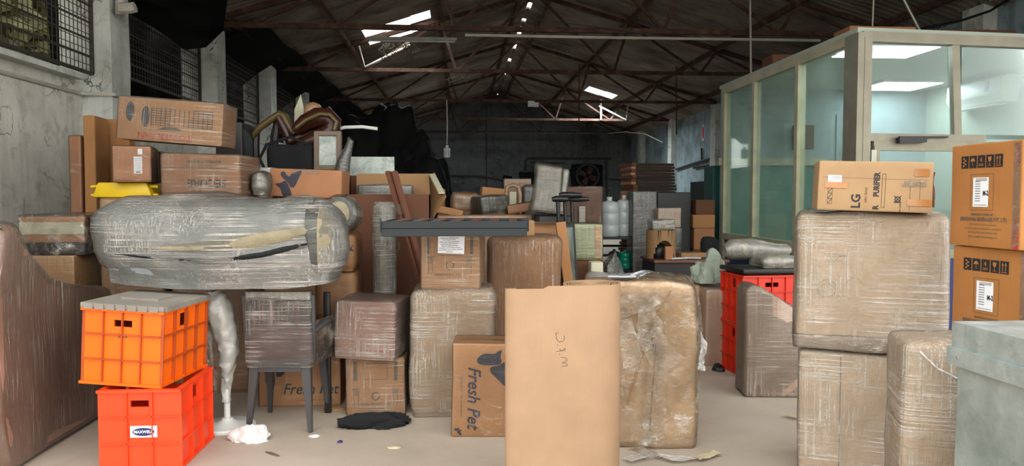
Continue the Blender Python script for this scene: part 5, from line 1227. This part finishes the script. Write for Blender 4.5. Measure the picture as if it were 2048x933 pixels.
mk = pack('large_carton', 'brown carton behind the open one, under the veined white board', 'box', 700, 790, 352, 700, 6.75, .3, 'carddark', None, z0=0, single=True)
o = obj('marble_board', bevel(B(((0, 0, .085), (.44, .03, .17))), .002, 1), 'marble', None); o.location = (P(739, 350, 6.8).x, 6.82, mk.top + .002); tag(o, 'white board with grey veins standing behind the open carton', 'board')
t = thing('wrapped_statue', 'slim brown wrapped figure-like piece leaning beside the framed panel', 'ornament', (P(690, 385, 6.45).x, 6.46, P(687, 345, 6.45).z - .3))
t.location.z = 0
zt = P(697, 275, 6.45).z
obj('wrapped_body', tube(bmesh.new(), [(-.03, 0, 0), (-.03, 0, 1.2), (-.03, 0, zt - .32), (-.01, 0, zt - .2), (.03, 0, zt - .1), (.05, 0, zt - .03), (.03, 0, zt)], [.06, .06, .07, .06, .035, .03, .01], 12), 'w_dark', t, True)
o = obj('wrapped_parcel', soft(.15, .1, .12, .01, .004, 3), 'w_silver', None, True); o.location = (P(720, 318, 6.95).x, 6.97, mk.top + .0); o.rotation_euler = (0, R(15), 0); tag(o, 'little silver wrapped parcel just above the veined board', 'parcel')
o.location.z = mk.top + .02
# leaning planks
for i, (x0, y0, x1, y1) in enumerate(((776, 343, 862, 640), (789, 343, 872, 640))):
    a, b = P(x0, y0, 5.85), P(x1, y1, 5.62); b = a + (b - a) * ((a.z - .02) / (a.z - b.z))
    o = obj('wooden_plank', bar(bmesh.new(), (0, 0, 0), a - b, .052, .02), 'plank', None); o.location = b; tag(o, ('left', 'right')[i] + ' one of the two brown planks leaning across the open carton', 'plank')
    if i == 0: q = a - b; obj('tape_band', bar(bmesh.new(), q * .79 + Vector((0, -.005, 0)), q * .84 + Vector((0, -.005, 0)), .06, .03), 'tapeclear', o)
# black heap behind at left
o = obj('black_sheet_heap', crumple(2.6, 1.6, 2.55, 8, 5, .3, 1.6), 'tarp', None, True); o.location = (P(745, 400, 12.5).x, 12.9, 0); tag(o, 'tall heap under black sheeting against the left side of the hall', 'heap')
o = obj('black_sheet_heap', crumple(1.5, 1.2, 2.0, 3, 5, .3, 1.6), 'tarp', None, True); o.location = (P(812, 400, 11.5).x, 11.6, 0); tag(o, 'lower black heap behind the open carton flap', 'heap')
# ================================================================ FAR RIGHT OF THE HALL
t = thing('steel_rack', 'dark steel rack carrying the water containers', 'rack', (P(1238, 500, 9.2).x, 9.2, 0))
for sx in (-.32, .32):
    for sy in (-.2, .2): obj('upright', B(((sx, sy, .47), (.04, .04, .94))), 'black', t)
for z in (.52, .92): obj('shelf', B(((0, 0, z), (.7, .46, .03))), 'black', t)
for z in (.68, .80): obj('cross_bar', B(((0, .2, z), (.66, .02, .03))), 'steel', t)
def jar(name, label, px, Y, r, h, z, mat, cap=None):
    t = thing(name, label, 'water container', (P(px, 400, Y).x, Y, z), (0, 0, 0), None)
    obj('container', lathe(bmesh.new(), [(r * .9, 0), (r, .02), (r, h * .3), (r * .94, h * .33), (r, h * .36), (r, h * .62), (r * .94, h * .65), (r, h * .68), (r, h * .85), (r * .8, h * .95), (r * .25, h), (r * .25, h * 1.06)], 28), mat, t, True)
    obj('cap', lathe(bmesh.new(), [(r * .28, h * 1.04), (r * .28, h * 1.1)], 16), cap or mat, t, True)
jar('water_container', 'milky white water container on the rack, leftmost and largest', 1219, 9.1, .125, .44, .937, 'jar')
jar('water_container', 'milky white water container on the rack, next to the cardboard stack', 1248, 9.2, .10, .46, .937, 'jar')
jar('water_bottle', 'green capped dark bottle on the lower shelf of the rack', 1251, 9.12, .075, .21, .537, 'greenjar')
jar('water_bottle', 'dark grey bottle on the lower shelf of the rack', 1229, 9.12, .07, .22, .537, 'slate')
# flattened carton stack
st0 = None; rnd = random.Random(4); nst = 46; x0 = P(1255, 400, 9.75).x; x1 = P(1352, 400, 9.75).x; zt = P(1300, 326, 9.75).z
protos = []
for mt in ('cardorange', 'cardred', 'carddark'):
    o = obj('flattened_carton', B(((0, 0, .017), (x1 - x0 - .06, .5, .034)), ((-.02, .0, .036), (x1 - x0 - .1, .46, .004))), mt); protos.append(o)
    obj('shaded_side', B(((.03, -.254, .018), (x1 - x0 - .12, .008, .03))), 'shadeside', o)  # near-black front slab: shade of the side turned from the light, as colour
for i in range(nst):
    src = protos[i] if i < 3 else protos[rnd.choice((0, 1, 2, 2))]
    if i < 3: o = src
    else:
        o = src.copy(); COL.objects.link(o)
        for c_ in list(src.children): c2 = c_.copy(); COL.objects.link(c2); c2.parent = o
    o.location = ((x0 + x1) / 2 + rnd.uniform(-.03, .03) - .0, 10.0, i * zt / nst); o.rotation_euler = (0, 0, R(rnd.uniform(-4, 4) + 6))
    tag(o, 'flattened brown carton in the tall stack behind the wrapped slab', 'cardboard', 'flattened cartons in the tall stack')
pack('wrapped_slab', 'tall dark wrapped slab standing before the stack of flattened cartons', 'slab', 1266, 1311, 383, 700, 8.9, .3, 'w_dark', 'filmthin', z0=0)
kd = pack('black_cabinet', 'wide black cabinet right of the tall wrapped slab', 'cabinet', 1315, 1379, 385, 700, 9.35, .3, 'darkwood', None, z0=0, single=True)
kd2 = pack('wrapped_carton', 'lower dark brown carton under the greyish one beside the black cabinet', 'box', 1318, 1362, 456, 700, 8.75, .35, 'w_dark', None, z0=0, single=True)
pack('wrapped_carton', 'greyish brown wrapped carton in front of the black cabinet', 'box', 1316, 1362, 416, 456, 8.75, .35, 'w_taupe', None, z0=kd2.top + .002, single=True)
z_ = 0
for i, (x0_, x1_, yt_, lb) in enumerate(((1386, 1428, 500, 'bottom'), (1388, 1428, 457, 'third from the top'), (1386, 1428, 430, 'second from the top'), (1392, 1428, 400, 'topmost'))):
    kq = pack('carton', '%s carton of the brown stack beside the teal cabinet' % lb, 'box', x0_, x1_, yt_, 600, 9.3, .3, ('carddark', 'cardred', 'card', 'carddark')[i], None, z0=z_, single=True); z_ = kq.top + .002
# desk
t = thing('desk', 'dark wooden desk covered with papers in front of the black cabinets', 'desk', (P(1362, 520, 8.2).x, 8.1, 0))
dw = P(1436, 520, 8.2).x - P(1292, 520, 8.2).x
obj('desk_top', bevel(B(((0, 0, .735), (dw, .6, .03))), .004), 'plank', t); obj('front_panel', B(((.0, -.24, .42), (dw - .08, .02, .6))), 'darkwood', t)
for sx in (-1, 1):
    obj('side_panel', B(((sx * (dw / 2 - .03), 0, .36), (.03, .54, .72))), 'darkwood', t)
t = thing('cardboard_tube', 'grey brown cardboard cylinder with an arched opening on the desk', 'cardboard tube', (P(1322, 512, 8.05).x, 8.06, .752))
bm = bmesh.new(); rr, hh = .16, .31; n = 48
for i in range(n):
    a0, a1 = 2 * math.pi * i / n, 2 * math.pi * (i + 1) / n; am = ((a0 + a1) / 2 + math.pi / 2 + math.pi) % (2 * math.pi) - math.pi
    low = 0 if abs(am) > .75 else .2 * math.sqrt(max(0, 1 - (am / .75) ** 2))
    for r_ in (rr, rr - .008): bm.faces.new([bm.verts.new((r_ * math.cos(q), r_ * math.sin(q), z)) for q, z in ((a0, low), (a1, low), (a1, hh), (a0, hh))])
bmesh.ops.remove_doubles(bm, verts=bm.verts, dist=.0001); obj('tube_wall', bm, 'cardin', t, True)
o = obj('black_helmet', lathe(bmesh.new(), [(.07, 0), (.09, .04), (.085, .1), (.05, .15), (.01, .165)], 20), 'black', None, True); o.location = (t.location.x - .02, 8.06, .752); tag(o, 'shiny black round object inside the cardboard cylinder', 'helmet')
o = obj('small_box', B(((0, 0, .07), (.08, .06, .14))), 'cardred'); o.location = (P(1338, 512, 7.85).x, 7.87, .752); tag(o, 'small brown box on the desk before the cardboard cylinder', 'box')
o = obj('wrapped_parcel', soft(.26, .2, .11, .02, .01, 9), 'w_silver', None, True); o.location = (t.location.x + .01, 8.06, .752 + hh + .002); o.rotation_euler = (0, R(-3), 0); tag(o, 'shiny film parcel on top of the cardboard cylinder', 'parcel')
for i, (px, Y, w, dd, rz, mt, lb) in enumerate(((1352, 7.9, .2, .14, 20, 'paper', 'white papers hanging over the front of the desk'), (1385, 7.95, .18, .12, -20, 'paper', 'loose white sheet near the middle of the desk'), (1380, 8.15, .3, .2, 8, 'cardin', 'stack of brown folders towards the back of the desk'))):
    o = obj('papers', bevel(B(((0, 0, .01 if i < 2 else .03), (w, dd, .008 if i < 2 else .05))), .001, 1), mt); o.location = (P(px, 520, Y).x, Y, .752); o.rotation_euler = (0, 0, R(rz)); tag(o, lb, 'paper')
o = obj('black_bag', soft(.22, .2, .24, .09, .02, 5), 'blackmat', None, True); o.location = (P(1424, 500, 8.2).x - .03, 8.2, .752); tag(o, 'rounded black bag on the right end of the desk', 'bag')
o = obj('black_bag', crumple(.42, .35, .72, 6, 4, .3, 2), 'w_dark', None, True); o.location = (P(1222, 600, 7.2).x + .02, 7.3, 0); tag(o, 'tall black plastic bag on the floor below the rack', 'bag')
